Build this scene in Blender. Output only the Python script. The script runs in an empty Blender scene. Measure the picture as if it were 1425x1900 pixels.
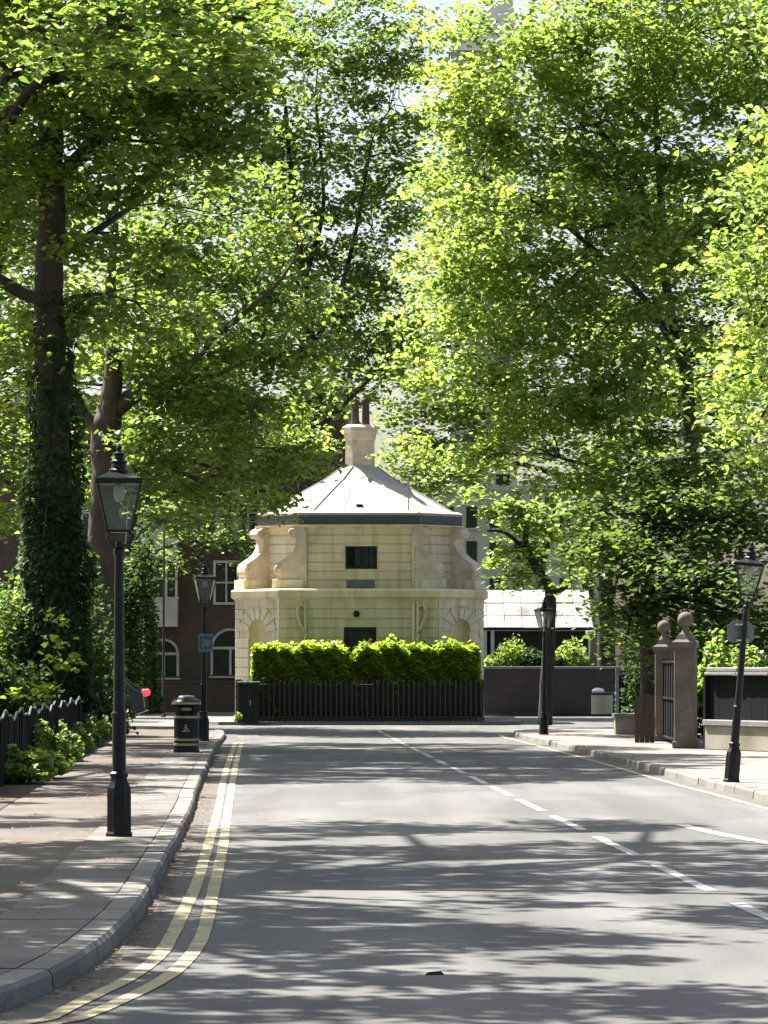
import bpy, bmesh, math, random
import numpy as np
from mathutils import Vector, Matrix
R = math.radians
random.seed(7)
rng = np.random.default_rng(7)
scene = bpy.context.scene
col = scene.collection

# ------------------------------------------------------------------ camera, sky, sun
F = 6600.0; CX = 712.5; HZ = 1240.0; CAMH = 1.7
cam = bpy.data.cameras.new('camera'); camo = bpy.data.objects.new('camera', cam); col.objects.link(camo)
camo.location = (0, 0, CAMH); camo.rotation_euler = (R(90), 0, 0)
cam.sensor_fit = 'VERTICAL'; cam.sensor_height = 24.0; cam.lens = F / 1900 * 24.0
cam.shift_y = (HZ - 950) / 1900.0
cam.clip_end = 3000
scene.camera = camo
scene.cycles.max_bounces = 16; scene.cycles.diffuse_bounces = 8; scene.cycles.transmission_bounces = 12; scene.cycles.transparent_max_bounces = 16
SUN_AZ, SUN_EL = -46.0, 54.0        # degrees: azimuth from +Y towards +X
world = bpy.data.worlds.new('World'); scene.world = world; world.use_nodes = True
wn = world.node_tree.nodes; wl = world.node_tree.links
bg = wn['Background']
sky = wn.new('ShaderNodeTexSky'); sky.sky_type = 'NISHITA'; sky.sun_disc = False
sky.sun_elevation = R(SUN_EL); sky.sun_rotation = R(SUN_AZ)
sky.dust_density = 4.0; sky.air_density = 1.0
wl.new(sky.outputs[0], bg.inputs[0]); bg.inputs[1].default_value = 0.056
sl = bpy.data.lights.new('sun', 'SUN'); sl.energy = 5.0; sl.angle = R(0.55); sl.color = (1.0, 0.96, 0.89)
so = bpy.data.objects.new('sun', sl); col.objects.link(so)
sdir = Vector((math.sin(R(SUN_AZ)) * math.cos(R(SUN_EL)), math.cos(R(SUN_AZ)) * math.cos(R(SUN_EL)), math.sin(R(SUN_EL))))
so.rotation_euler = sdir.to_track_quat('Z', 'Y').to_euler(); so.location = (-30, 40, 60)
vs = scene.view_settings
vs.view_transform = 'Standard'; vs.look = 'None'; vs.gamma = 1; vs.use_curve_mapping = False
vs.exposure = 1.95

def P(px, py, d):
    return Vector(((px - CX) * d / F, d, CAMH - (py - HZ) * d / F))

# ------------------------------------------------------------------ helpers
def tag(o, label=None, cat=None, group=None, kind=None):
    if label: o['label'] = label
    if cat: o['category'] = cat
    if group: o['group'] = group
    if kind: o['kind'] = kind
    return o

def empty(name, loc=(0, 0, 0), rz=0.0):
    o = bpy.data.objects.new(name, None); col.objects.link(o)
    o.location = loc; o.rotation_euler = (0, 0, rz); o.empty_display_size = 0.2
    return o

def link_mesh(name, me, mat, parent=None):
    o = bpy.data.objects.new(name, me); col.objects.link(o)
    if mat is not None and len(me.materials) == 0: me.materials.append(mat)
    if parent is not None: o.parent = parent
    return o

def copy_tree(o, parent=None):
    c = o.copy(); col.objects.link(c)
    if parent is not None: c.parent = parent
    for ch in list(o.children): copy_tree(ch, c)
    return c

class MB:
    def __init__(s): s.v = []; s.f = []
    def add(s, vs_, fs):
        b = len(s.v); s.v += [tuple(p) for p in vs_]; s.f += [tuple(i + b for i in q) for q in fs]; return s
    def box(s, x0, x1, y0, y1, z0, z1):
        return s.add([(x0,y0,z0),(x1,y0,z0),(x1,y1,z0),(x0,y1,z0),(x0,y0,z1),(x1,y0,z1),(x1,y1,z1),(x0,y1,z1)],
                     [(0,3,2,1),(4,5,6,7),(0,1,5,4),(1,2,6,5),(2,3,7,6),(3,0,4,7)])
    def obox(s, o, u, n, w, t, h):
        """box from corner o (Vector) along u by w, along n by t, up by h"""
        o = Vector(o); u = Vector(u).normalized(); n = Vector(n).normalized(); z = Vector((0,0,1))
        p = [o, o+u*w, o+u*w+n*t, o+n*t]; p = p + [q + z*h for q in p]
        return s.add(p, [(0,3,2,1),(4,5,6,7),(0,1,5,4),(1,2,6,5),(2,3,7,6),(3,0,4,7)])
    def prism(s, poly, z0, z1):
        n = len(poly); v = [(x,y,z0) for x,y in poly] + [(x,y,z1) for x,y in poly]
        f = [tuple(range(n-1,-1,-1)), tuple(range(n, 2*n))] + [(i,(i+1)%n,n+(i+1)%n,n+i) for i in range(n)]
        return s.add(v, f)
    def loft(s, rings, cap=True):
        n = len(rings[0]); v = [p for r in rings for p in r]; f = []
        for k in range(len(rings)-1):
            for i in range(n):
                f.append((k*n+i, k*n+(i+1)%n, (k+1)*n+(i+1)%n, (k+1)*n+i))
        if cap: f.append(tuple(range(n-1,-1,-1))); f.append(tuple(range((len(rings)-1)*n, len(rings)*n)))
        return s.add(v, f)
    def lathe(s, prof, n=16, c=(0,0,0), ph=0.0):
        return s.loft([[(c[0]+r*math.cos(2*math.pi*i/n+ph), c[1]+r*math.sin(2*math.pi*i/n+ph), c[2]+z) for i in range(n)] for r,z in prof])
    def tube(s, pts, rad, n=8, jit=0.0):
        pts = [Vector(p) for p in pts]
        if not hasattr(rad, '__len__'): rad = [rad]*len(pts)
        rings = []; a = None
        for i,p in enumerate(pts):
            t = (pts[min(i+1,len(pts)-1)] - pts[max(i-1,0)]).normalized()
            if a is None:
                a = t.orthogonal().normalized()
            a = (a - t*a.dot(t)).normalized(); b = t.cross(a)
            rings.append([p + (a*math.cos(2*math.pi*k/n) + b*math.sin(2*math.pi*k/n))*rad[i]*(1+random.uniform(-jit,jit)) for k in range(n)])
        return s.loft(rings)
    def build(s, name, mat, parent=None, smooth=False, bevel=0.0):
        me = bpy.data.meshes.new(name); me.from_pydata(s.v, [], s.f); me.validate(); me.update()
        bm = bmesh.new(); bm.from_mesh(me); bmesh.ops.recalc_face_normals(bm, faces=bm.faces)
        if bevel: bmesh.ops.bevel(bm, geom=list(bm.edges), offset=bevel, segments=1, affect='EDGES', clamp_overlap=True)
        bm.to_mesh(me); bm.free()
        if smooth: me.polygons.foreach_set('use_smooth', [True]*len(me.polygons))
        return link_mesh(name, me, mat, parent)

def smooth_angle(o, ang=40):
    me = o.data
    me.polygons.foreach_set('use_smooth', [True]*len(me.polygons))
    try: me.set_sharp_from_angle(angle=R(ang))
    except Exception: pass
    return o

# ------------------------------------------------------------------ materials
def newmat(name):
    m = bpy.data.materials.new(name); m.use_nodes = True
    nt = m.node_tree; b = nt.nodes['Principled BSDF']
    return m, nt, b

def mat_noise(name, c1, c2, scale=4.0, rough=0.8, bump=0.0, bscale=None, metal=0.0, c3=None, s3=0.4, detail=6.0, spec=0.4, zstretch=1.0, bdist=0.02):
    m, nt, b = newmat(name); N = nt.nodes; L = nt.links
    tc = N.new('ShaderNodeTexCoord'); mp = N.new('ShaderNodeMapping'); mp.inputs['Scale'].default_value = (1,1,zstretch)
    L.new(tc.outputs['Object'], mp.inputs[0])
    t = N.new('ShaderNodeTexNoise'); t.inputs['Scale'].default_value = scale; t.inputs['Detail'].default_value = detail
    t.inputs['Roughness'].default_value = 0.65
    L.new(mp.outputs[0], t.inputs['Vector'])
    cr = N.new('ShaderNodeValToRGB'); cr.color_ramp.elements[0].color = (*c1,1); cr.color_ramp.elements[1].color = (*c2,1)
    cr.color_ramp.elements[0].position = 0.32; cr.color_ramp.elements[1].position = 0.68
    L.new(t.outputs['Fac'], cr.inputs[0]); out = cr.outputs[0]
    if c3 is not None:
        t3 = N.new('ShaderNodeTexNoise'); t3.inputs['Scale'].default_value = s3; t3.inputs['Detail'].default_value = 5
        L.new(mp.outputs[0], t3.inputs['Vector'])
        r3 = N.new('ShaderNodeValToRGB'); r3.color_ramp.elements[0].position = 0.45; r3.color_ramp.elements[1].position = 0.7
        L.new(t3.outputs['Fac'], r3.inputs[0])
        mx = N.new('ShaderNodeMixRGB'); L.new(r3.outputs[0], mx.inputs[0]); L.new(out, mx.inputs[1]); mx.inputs[2].default_value = (*c3,1)
        out = mx.outputs[0]
    L.new(out, b.inputs['Base Color'])
    b.inputs['Roughness'].default_value = rough; b.inputs['Metallic'].default_value = metal
    b.inputs['Specular IOR Level'].default_value = spec
    if bump:
        tb = N.new('ShaderNodeTexNoise'); tb.inputs['Scale'].default_value = bscale or scale*4; tb.inputs['Detail'].default_value = 6
        L.new(mp.outputs[0], tb.inputs['Vector'])
        bp = N.new('ShaderNodeBump'); bp.inputs['Strength'].default_value = bump; bp.inputs['Distance'].default_value = bdist
        L.new(tb.outputs['Fac'], bp.inputs['Height']); L.new(bp.outputs[0], b.inputs['Normal'])
    return m

def mat_leaf(name, cols, transl=0.55, rough=0.45, tmul=2.3, spec=0.35):
    """cols: list of colours along the leaf's own random value (attribute leafvar)"""
    m, nt, b = newmat(name); N = nt.nodes; L = nt.links
    at = N.new('ShaderNodeAttribute'); at.attribute_name = 'leafvar'
    cr = N.new('ShaderNodeValToRGB'); e = cr.color_ramp.elements
    e[0].color = (*cols[0],1); e[1].color = (*cols[-1],1)
    for i,c in enumerate(cols[1:-1]):
        q = e.new((i+1)/(len(cols)-1)); q.color = (*c,1)
    L.new(at.outputs['Fac'], cr.inputs[0]); L.new(cr.outputs[0], b.inputs['Base Color'])
    b.inputs['Roughness'].default_value = rough; b.inputs['Specular IOR Level'].default_value = spec
    tr = N.new('ShaderNodeBsdfTranslucent')
    mu = N.new('ShaderNodeMixRGB'); mu.blend_type = 'MULTIPLY'; mu.inputs[0].default_value = 1
    L.new(cr.outputs[0], mu.inputs[1]); mu.inputs[2].default_value = (tmul*1.10, tmul*1.03, tmul*0.75, 1)
    L.new(mu.outputs[0], tr.inputs['Color'])
    mx = N.new('ShaderNodeMixShader'); mx.inputs[0].default_value = transl
    L.new(b.outputs[0], mx.inputs[1]); L.new(tr.outputs[0], mx.inputs[2])
    L.new(mx.outputs[0], N['Material Output'].inputs['Surface'])
    return m

def mat_glass(name, tint=(0.75,0.82,0.8), amt=0.35, haze=0.25):
    m, nt, b = newmat(name); N = nt.nodes; L = nt.links
    b.inputs['Base Color'].default_value = (*tint,1); b.inputs['Roughness'].default_value = 0.06
    tr = N.new('ShaderNodeBsdfTransparent'); tr.inputs[0].default_value = (0.88,0.93,0.9,1)
    fr = N.new('ShaderNodeFresnel'); fr.inputs[0].default_value = 1.5
    ad = N.new('ShaderNodeMath'); ad.operation = 'ADD'; ad.use_clamp = True; L.new(fr.outputs[0], ad.inputs[0]); ad.inputs[1].default_value = haze
    mx = N.new('ShaderNodeMixShader'); L.new(ad.outputs[0], mx.inputs[0]); L.new(tr.outputs[0], mx.inputs[1]); L.new(b.outputs[0], mx.inputs[2])
    L.new(mx.outputs[0], N['Material Output'].inputs['Surface'])
    return m

def mat_brick(name, c1, c2, mortar, scale=1.0):
    m, nt, b = newmat(name); N = nt.nodes; L = nt.links
    tc = N.new('ShaderNodeTexCoord')
    sep = N.new('ShaderNodeSeparateXYZ'); L.new(tc.outputs['Object'], sep.inputs[0])
    add = N.new('ShaderNodeMath'); L.new(sep.outputs[0], add.inputs[0]); L.new(sep.outputs[1], add.inputs[1])
    cb = N.new('ShaderNodeCombineXYZ'); L.new(add.outputs[0], cb.inputs[0]); L.new(sep.outputs[2], cb.inputs[1])
    br = N.new('ShaderNodeTexBrick'); br.inputs['Scale'].default_value = scale
    br.inputs['Brick Width'].default_value = 0.225; br.inputs['Row Height'].default_value = 0.056; br.inputs['Mortar Size'].default_value = 0.008
    br.inputs['Color1'].default_value = (*c1,1); br.inputs['Color2'].default_value = (*c2,1); br.inputs['Mortar'].default_value = (*mortar,1)
    L.new(cb.outputs[0], br.inputs['Vector'])
    no = N.new('ShaderNodeTexNoise'); no.inputs['Scale'].default_value = 1.1; no.inputs['Detail'].default_value = 5; L.new(tc.outputs['Object'], no.inputs['Vector'])
    mx = N.new('ShaderNodeMixRGB'); mx.blend_type = 'MULTIPLY'; mx.inputs[0].default_value = 0.7
    r = N.new('ShaderNodeValToRGB'); r.color_ramp.elements[0].color = (0.45,0.45,0.45,1); r.color_ramp.elements[1].color = (1.1,1.1,1.1,1); L.new(no.outputs['Fac'], r.inputs[0])
    L.new(br.outputs['Color'], mx.inputs[1]); L.new(r.outputs[0], mx.inputs[2])
    L.new(mx.outputs[0], b.inputs['Base Color']); b.inputs['Roughness'].default_value = 0.9
    bp = N.new('ShaderNodeBump'); bp.inputs['Strength'].default_value = 0.5; bp.inputs['Distance'].default_value = 0.01
    L.new(br.outputs['Fac'], bp.inputs['Height']); bp.invert = True; L.new(bp.outputs[0], b.inputs['Normal'])
    return m

def mat_emit(name, c, s):
    m, nt, b = newmat(name); b.inputs['Base Color'].default_value = (*c,1)
    b.inputs['Emission Color'].default_value = (*c,1); b.inputs['Emission Strength'].default_value = s
    return m

M = {}
M['asphalt'] = mat_noise('asphalt', (0.080,0.079,0.077), (0.135,0.132,0.128), 60, 0.85, 0.35, 130, c3=(0.085,0.083,0.081), s3=0.22, bdist=0.008)
def add_wear(m, scale_vec, scale, lo, hi, p0=0.35, p1=0.65, detail=6):
    nt=m.node_tree; N=nt.nodes; L=nt.links; b=N['Principled BSDF']; src=b.inputs['Base Color'].links[0].from_socket
    tc=N.new('ShaderNodeTexCoord'); mp=N.new('ShaderNodeMapping'); mp.inputs['Scale'].default_value=scale_vec; L.new(tc.outputs['Object'],mp.inputs[0])
    t=N.new('ShaderNodeTexNoise'); t.inputs['Scale'].default_value=scale; t.inputs['Detail'].default_value=detail; L.new(mp.outputs[0],t.inputs['Vector'])
    r=N.new('ShaderNodeValToRGB'); r.color_ramp.elements[0].color=(*lo,1); r.color_ramp.elements[1].color=(*hi,1); r.color_ramp.elements[0].position=p0; r.color_ramp.elements[1].position=p1
    L.new(t.outputs['Fac'],r.inputs[0]); mx=N.new('ShaderNodeMixRGB'); mx.blend_type='MULTIPLY'; mx.inputs[0].default_value=1
    L.new(src,mx.inputs[1]); L.new(r.outputs[0],mx.inputs[2]); L.new(mx.outputs[0],b.inputs['Base Color'])
add_wear(M['asphalt'],(1.0,0.045,1.0),1.3,(0.74,0.74,0.74),(1.10,1.10,1.10))
add_wear(M['asphalt'],(1.0,0.35,1.0),0.5,(0.86,0.86,0.86),(1.08,1.08,1.08),0.46,0.52,2)
add_wear(M['asphalt'],(1.0,1.0,1.0),170,(0.70,0.70,0.70),(1.22,1.21,1.20),0.4,0.6,2)
M['gutter'] = mat_noise('gutter', (0.070,0.065,0.058), (0.120,0.112,0.101), 14, 0.9, 0.4, 70, c3=(0.075,0.064,0.05), s3=1.2, bdist=0.01)
M['pave'] = mat_noise('pave', (0.072,0.057,0.046), (0.125,0.10,0.082), 45, 0.9, 0.35, 110, c3=(0.09,0.077,0.067), s3=0.35, bdist=0.008)
M['slab'] = mat_noise('slab', (0.12,0.11,0.098), (0.175,0.16,0.144), 22, 0.88, 0.25, 80, c3=(0.10,0.092,0.08), s3=0.9, bdist=0.006)
M['slab_b'] = mat_noise('slab_b', (0.105,0.097,0.087), (0.155,0.143,0.13), 22, 0.88, 0.25, 80, c3=(0.088,0.081,0.071), s3=1.1, bdist=0.006)
M['slab_r'] = mat_noise('slab_r', (0.16,0.148,0.132), (0.22,0.203,0.183), 22, 0.88, 0.25, 80, c3=(0.13,0.12,0.105), s3=0.6, bdist=0.006)
M['kerb'] = mat_noise('kerb', (0.13,0.12,0.106), (0.23,0.212,0.19), 28, 0.85, 0.3, 60, c3=(0.17,0.155,0.13), s3=1.6, bdist=0.008)
for k_ in ('slab','slab_b','pave','slab_r'): add_wear(M[k_],(1,1,1),0.8,(0.72,0.70,0.67),(1.12,1.12,1.12)); add_wear(M[k_],(1,1,1),9,(0.72,0.71,0.70),(1.06,1.06,1.06),0.28,0.42)
M['kerb_b'] = mat_noise('kerb_b', (0.10,0.092,0.082), (0.185,0.17,0.153), 28, 0.85, 0.3, 60, c3=(0.14,0.125,0.105), s3=1.6, bdist=0.008)
M['yellow'] = mat_noise('yellow', (0.29,0.25,0.13), (0.44,0.39,0.22), 26, 0.8, 0.2, 110, c3=(0.25,0.22,0.16), s3=2.2)
M['white_line'] = mat_noise('white_line', (0.30,0.30,0.29), (0.50,0.49,0.47), 22, 0.75, 0.2, 110, c3=(0.24,0.24,0.235), s3=2.4)
M['soil'] = mat_noise('soil', (0.04,0.03,0.02), (0.10,0.075,0.05), 8, 0.95, 0.6, 30)
M['ground'] = mat_noise('ground', (0.05,0.06,0.03), (0.09,0.09,0.05), 0.6, 0.95)
M['stucco'] = mat_noise('stucco', (0.67,0.575,0.35), (0.74,0.645,0.41), 3, 0.8, 0.08, 40, c3=(0.54,0.48,0.30), s3=1.3, zstretch=0.35)
M['stucco_b'] = mat_noise('stucco_b', (0.64,0.56,0.41), (0.71,0.635,0.48), 3, 0.8, 0.08, 40, c3=(0.53,0.47,0.35), s3=1.3, zstretch=0.35)
for k_ in ('stucco','stucco_b'): add_wear(M[k_],(1.0,1.0,0.10),4.5,(0.80,0.77,0.70),(1.03,1.03,1.03),0.30,0.55)
M['stone'] = mat_noise('stone', (0.58,0.47,0.34), (0.68,0.57,0.43), 5, 0.85, 0.15, 30, c3=(0.42,0.36,0.27), s3=2.2)
M['roof'] = mat_noise('roof', (0.35,0.32,0.285), (0.42,0.385,0.345), 3, 0.75, 0.1, 30, c3=(0.31,0.275,0.24), s3=0.8)
M['gutter_metal'] = mat_noise('gutter_metal', (0.05,0.055,0.065), (0.085,0.09,0.10), 5, 0.5, 0.05, 40)
M['black'] = mat_noise('black', (0.0035,0.004,0.005), (0.008,0.009,0.010), 12, 0.38, 0.08, 60, spec=0.3)
M['black_matt'] = mat_noise('black_matt', (0.006,0.006,0.006), (0.013,0.012,0.011), 9, 0.8, 0.1, 60)
M['rail'] = mat_noise('rail', (0.02,0.016,0.013), (0.05,0.04,0.031), 14, 0.65, 0.15, 60)
M['fence_paint'] = mat_noise('fence_paint', (0.002,0.003,0.0032), (0.006,0.007,0.0075), 7, 0.8, 0.12, 40, spec=0.15)
M['fence_rail'] = mat_noise('fence_rail', (0.10,0.11,0.12), (0.19,0.20,0.21), 9, 0.35, 0.1, 40)
M['gold'] = mat_noise('gold', (0.34,0.27,0.12), (0.48,0.39,0.2), 20, 0.45, 0.05, 60)
M['bark'] = mat_noise('bark', (0.022,0.018,0.013), (0.055,0.045,0.034), 5, 0.95, 0.9, 9, c3=(0.065,0.056,0.043), s3=1.6, zstretch=0.35, bdist=0.04)
M['bark_pale'] = mat_noise('bark_pale', (0.055,0.042,0.029), (0.105,0.083,0.060), 3.5, 0.95, 0.8, 8, c3=(0.045,0.037,0.027), s3=1.8, zstretch=0.5, bdist=0.03)
M['bark_dark'] = mat_noise('bark_dark', (0.018,0.015,0.012), (0.045,0.038,0.03), 5, 0.95, 0.9, 9, zstretch=0.35, bdist=0.04)
M['brick'] = mat_brick('brick', (0.075,0.047,0.036), (0.105,0.07,0.052), (0.07,0.062,0.055))
M['brick_dark'] = mat_brick('brick_dark', (0.05,0.035,0.028), (0.075,0.053,0.042), (0.052,0.046,0.04))
M['white_paint'] = mat_noise('white_paint', (0.42,0.41,0.385), (0.50,0.49,0.46), 4, 0.55, 0.04, 40, c3=(0.35,0.34,0.315), s3=1.2)
M['pale_wall'] = mat_noise('pale_wall', (0.40,0.39,0.36), (0.48,0.47,0.44), 1.2, 0.85, 0.05, 20)
M['slate'] = mat_noise('slate', (0.10,0.105,0.115), (0.17,0.175,0.185), 3, 0.7, 0.2, 14)
M['pane'] = mat_noise('pane', (0.012,0.016,0.016), (0.03,0.038,0.036), 1.2, 0.08, spec=0.6)
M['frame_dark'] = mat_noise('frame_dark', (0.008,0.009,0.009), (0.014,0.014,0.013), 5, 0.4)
M['curtain'] = mat_noise('curtain', (0.20,0.22,0.21), (0.30,0.32,0.31), 5, 0.9)
M['lamp_glass'] = mat_glass('lamp_glass',(0.35,0.40,0.37),haze=0.12)
M['window_glass'] = mat_glass('window_glass',(0.03,0.04,0.04),haze=0.10)
M['felt'] = mat_noise('felt', (0.26,0.25,0.24), (0.36,0.345,0.33), 2.6, 0.85, 0.2, 18, c3=(0.15,0.14,0.135), s3=0.9)
M['render'] = mat_noise('render', (0.27,0.24,0.185), (0.37,0.33,0.26), 4, 0.85, 0.15, 30, c3=(0.19,0.17,0.12), s3=1.0)
M['post_stone'] = mat_noise('post_stone', (0.135,0.108,0.078), (0.215,0.175,0.13), 7, 0.9, 0.35, 40, c3=(0.10,0.083,0.06), s3=1.8)
M['coping'] = mat_noise('coping', (0.15,0.145,0.135), (0.235,0.227,0.212), 6, 0.85, 0.25, 40)
M['timber'] = mat_noise('timber', (0.055,0.036,0.025), (0.10,0.068,0.047), 6, 0.85, 0.3, 40, zstretch=0.15)
M['sign_back'] = mat_noise('sign_back', (0.12,0.13,0.13), (0.17,0.18,0.18), 6, 0.45, metal=0.3)
M['sign_blue'] = mat_noise('sign_blue', (0.035,0.09,0.12), (0.05,0.115,0.15), 6, 0.45)
M['sign_white'] = mat_noise('sign_white', (0.16,0.19,0.20), (0.2,0.235,0.245), 6, 0.45)
M['car_paint'] = mat_noise('car_paint', (0.010,0.012,0.016), (0.014,0.016,0.021), 3, 0.18, spec=0.7)
M['rubber'] = mat_noise('rubber', (0.012,0.012,0.012), (0.025,0.025,0.025), 20, 0.85)
M['steel'] = mat_noise('steel', (0.35,0.36,0.37), (0.45,0.46,0.47), 9, 0.35, metal=0.8)
M['tail'] = mat_emit('tail', (1.0,0.02,0.03), 0.9)
M['pot'] = mat_noise('pot', (0.05,0.035,0.028), (0.10,0.07,0.055), 8, 0.85)
M['plaque'] = mat_noise('plaque', (0.12,0.125,0.12), (0.17,0.175,0.17), 14, 0.6)
M['cream_slat'] = mat_noise('cream_slat', (0.50,0.46,0.30), (0.62,0.57,0.40), 8, 0.7)
M['bag'] = mat_noise('bag', (0.65,0.65,0.66), (0.78,0.78,0.79), 5, 0.5)
M['leaf'] = mat_leaf('leaf', [(0.048,0.088,0.018),(0.085,0.140,0.026),(0.135,0.195,0.036),(0.23,0.265,0.06)], 0.55)
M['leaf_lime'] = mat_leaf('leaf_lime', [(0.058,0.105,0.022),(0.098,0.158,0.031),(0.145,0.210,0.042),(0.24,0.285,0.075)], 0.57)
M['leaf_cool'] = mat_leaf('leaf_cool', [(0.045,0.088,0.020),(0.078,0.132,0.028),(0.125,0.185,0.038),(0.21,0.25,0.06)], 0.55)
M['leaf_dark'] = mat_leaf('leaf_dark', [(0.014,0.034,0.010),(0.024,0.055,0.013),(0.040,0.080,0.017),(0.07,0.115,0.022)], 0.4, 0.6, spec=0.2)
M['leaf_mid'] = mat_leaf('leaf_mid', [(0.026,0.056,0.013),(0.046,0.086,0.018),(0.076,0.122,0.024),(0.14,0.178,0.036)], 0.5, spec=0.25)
M['leaf_hedge'] = mat_leaf('leaf_hedge', [(0.035,0.068,0.008),(0.068,0.108,0.010),(0.11,0.15,0.012),(0.165,0.205,0.016)], 0.55, 0.45, tmul=4.8, spec=0.25)
M['litter'] = mat_leaf('litter', [(0.10,0.06,0.03),(0.2,0.13,0.06),(0.3,0.23,0.12)], 0.2, 0.8)

# ------------------------------------------------------------------ ground, road, pavements
def catmull(pts, step):
    pts = [Vector((p[0], p[1], 0)) for p in pts]
    out = []
    for i in range(len(pts)-1):
        p0 = pts[max(i-1,0)]; p1 = pts[i]; p2 = pts[i+1]; p3 = pts[min(i+2,len(pts)-1)]
        n = max(2, int((p2-p1).length/0.25))
        for k in range(n):
            t = k/n
            out.append(0.5*((2*p1)+(p2-p0)*t+(2*p0-5*p1+4*p2-p3)*t*t+(3*p1-p0-3*p2+p3)*t**3))
    out.append(pts[-1])
    res = [out[0]]; acc = 0.0                       # resample at even steps
    for a,b in zip(out, out[1:]):
        seg = (b-a).length; pos = 0.0
        while acc + seg - pos >= step:
            pos += step - acc; acc = 0.0
            res.append(a.lerp(b, pos/seg))
        acc += seg - pos
    return res

def offset(line, w):
    out = []
    for i,p in enumerate(line):
        t = (line[min(i+1,len(line)-1)] - line[max(i-1,0)]).normalized()
        out.append(p + Vector((-t.y, t.x, 0))*w)     # to the left of travel
    return out

def sheet(name, poly, z, mat, kind='structure'):
    me = bpy.data.meshes.new(name); bm = bmesh.new()
    f = bm.faces.new([bm.verts.new((p[0], p[1], z)) for p in poly]); bm.normal_update()
    if f.normal.z < 0: f.normal_flip()
    bmesh.ops.triangulate(bm, faces=[f]); bm.to_mesh(me); bm.free()
    o = link_mesh(name, me, mat)
    if kind: o['kind'] = kind
    return o

def strip_bm(mb, line, w, z, wob=0.0):
    a = offset(line, w/2); b = offset(line, -w/2); n = len(line)
    if wob:
        a = [p + Vector((random.uniform(-wob,wob),0,0)) for p in a]; b = [p + Vector((random.uniform(-wob,wob),0,0)) for p in b]
    return mb.add([(p.x,p.y,z) for p in a]+[(p.x,p.y,z) for p in b], [(i,n+i,n+i+1,i+1) for i in range(n-1)])

KL = [(-6.5,12.5),(-4.0,14.2),(-2.6,15.6),(-1.95,17.3),(-1.68,19.5),(-1.63,23.1),(-1.71,26.3),(-1.88,31.3),(-2.06,36.9),(-2.30,43.2),(-2.46,46.8),(-2.90,58.4),(-3.5,74.8),(-3.95,88.5),(-4.5,93.5),(-6.0,96.5),(-9,97.8),(-26,98.5)]
KR = [(6.35,4),(5.9,15),(4.85,44.9),(4.53,52.9),(4.1,66.4),(3.45,83),(3.22,88.5),(3.5,91.2),(4.6,92.8),(8,93.6),(40,94)]
kl = catmull(KL, 0.92); kr = catmull(KR, 0.92)
PZ = 0.118
sheet('ground', [(-400,-60),(400,-60),(400,900),(-400,900)], -0.03, M['ground'])
sheet('road', [(-60,-20),(60,-20),(60,127.2),(-60,127.2)], 0.0, M['asphalt'])
pl = sheet('pavement_left', [(p.x-0.19,p.y) for p in offset(kl,0.0)] + [(-26,98.5),(-45,98.5),(-45,12.5)], PZ-0.012, M['pave'])
prt = sheet('pavement_right', [(p.x+0.16,p.y+(0.16 if p.y>92 else 0)) for p in kr] + [(45,94),(45,4)], PZ-0.006, M['slab_r'])
fp = sheet('pavement_far', [(-60,127.2),(60,127.2),(60,131),(-60,131)], 0.10, M['slab_b'])
g2 = MB(); g2.box(-60,60,127.0,127.198,-0.02,0.104); k2 = g2.build('kerb_far', M['kerb']); k2['kind']='structure'

def kerbs(line, side, parent, w=0.2):
    for i in range(len(line)-1):
        a = line[i]; b = line[i+1]; u = (b-a); L = u.length; u.normalize()
        n = Vector((-u.y,u.x,0))*side
        hz = PZ + random.uniform(-0.003,0.006); jt = random.uniform(-0.006,0.006)
        mb = MB(); rings = []
        for s in (0.008, L-0.008):
            o = a + u*s + n*jt
            rings.append([o+Vector((0,0,-0.02)), o+n*0.012+Vector((0,0,hz-0.028)), o+n*0.034+Vector((0,0,hz)), o+n*w+Vector((0,0,hz)), o+n*w+Vector((0,0,-0.02))])
        mb.loft(rings); mb.build('kerb_stone', random.choice([M['kerb'],M['kerb'],M['kerb_b']]), parent)
kerbs(kl[:118], 1, pl)
kerbs(kr[8:], -1, prt)
# flagstones along the left kerb: two rows of separate slabs
SW = 0.62
for row in range(1):
    a_ = offset(kl, 0.21+row*(SW+0.012)); b_ = offset(kl, 0.21+row*(SW+0.012)+SW)
    st = 6 + row
    i = st
    while i < 84:
        a0,a1,b0,b1 = a_[i],a_[i+1],b_[i],b_[i+1]
        e = 0.006
        ua=(a1-a0).normalized()*e; ub=(b1-b0).normalized()*e
        z = PZ + random.uniform(-0.002,0.004)
        mb = MB(); q=[a0+ua,a1-ua,b1-ub,b0+ub]
        mb.add([(p.x,p.y,0.02) for p in q]+[(p.x,p.y,z+random.uniform(-0.002,0.002)) for p in q],[(0,3,2,1),(4,5,6,7),(0,1,5,4),(1,2,6,5),(2,3,7,6),(3,0,4,7)])
        mb.build('paving_slab', random.choice([M['slab'],M['slab'],M['slab_b']]), pl)
        i += 1
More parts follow.
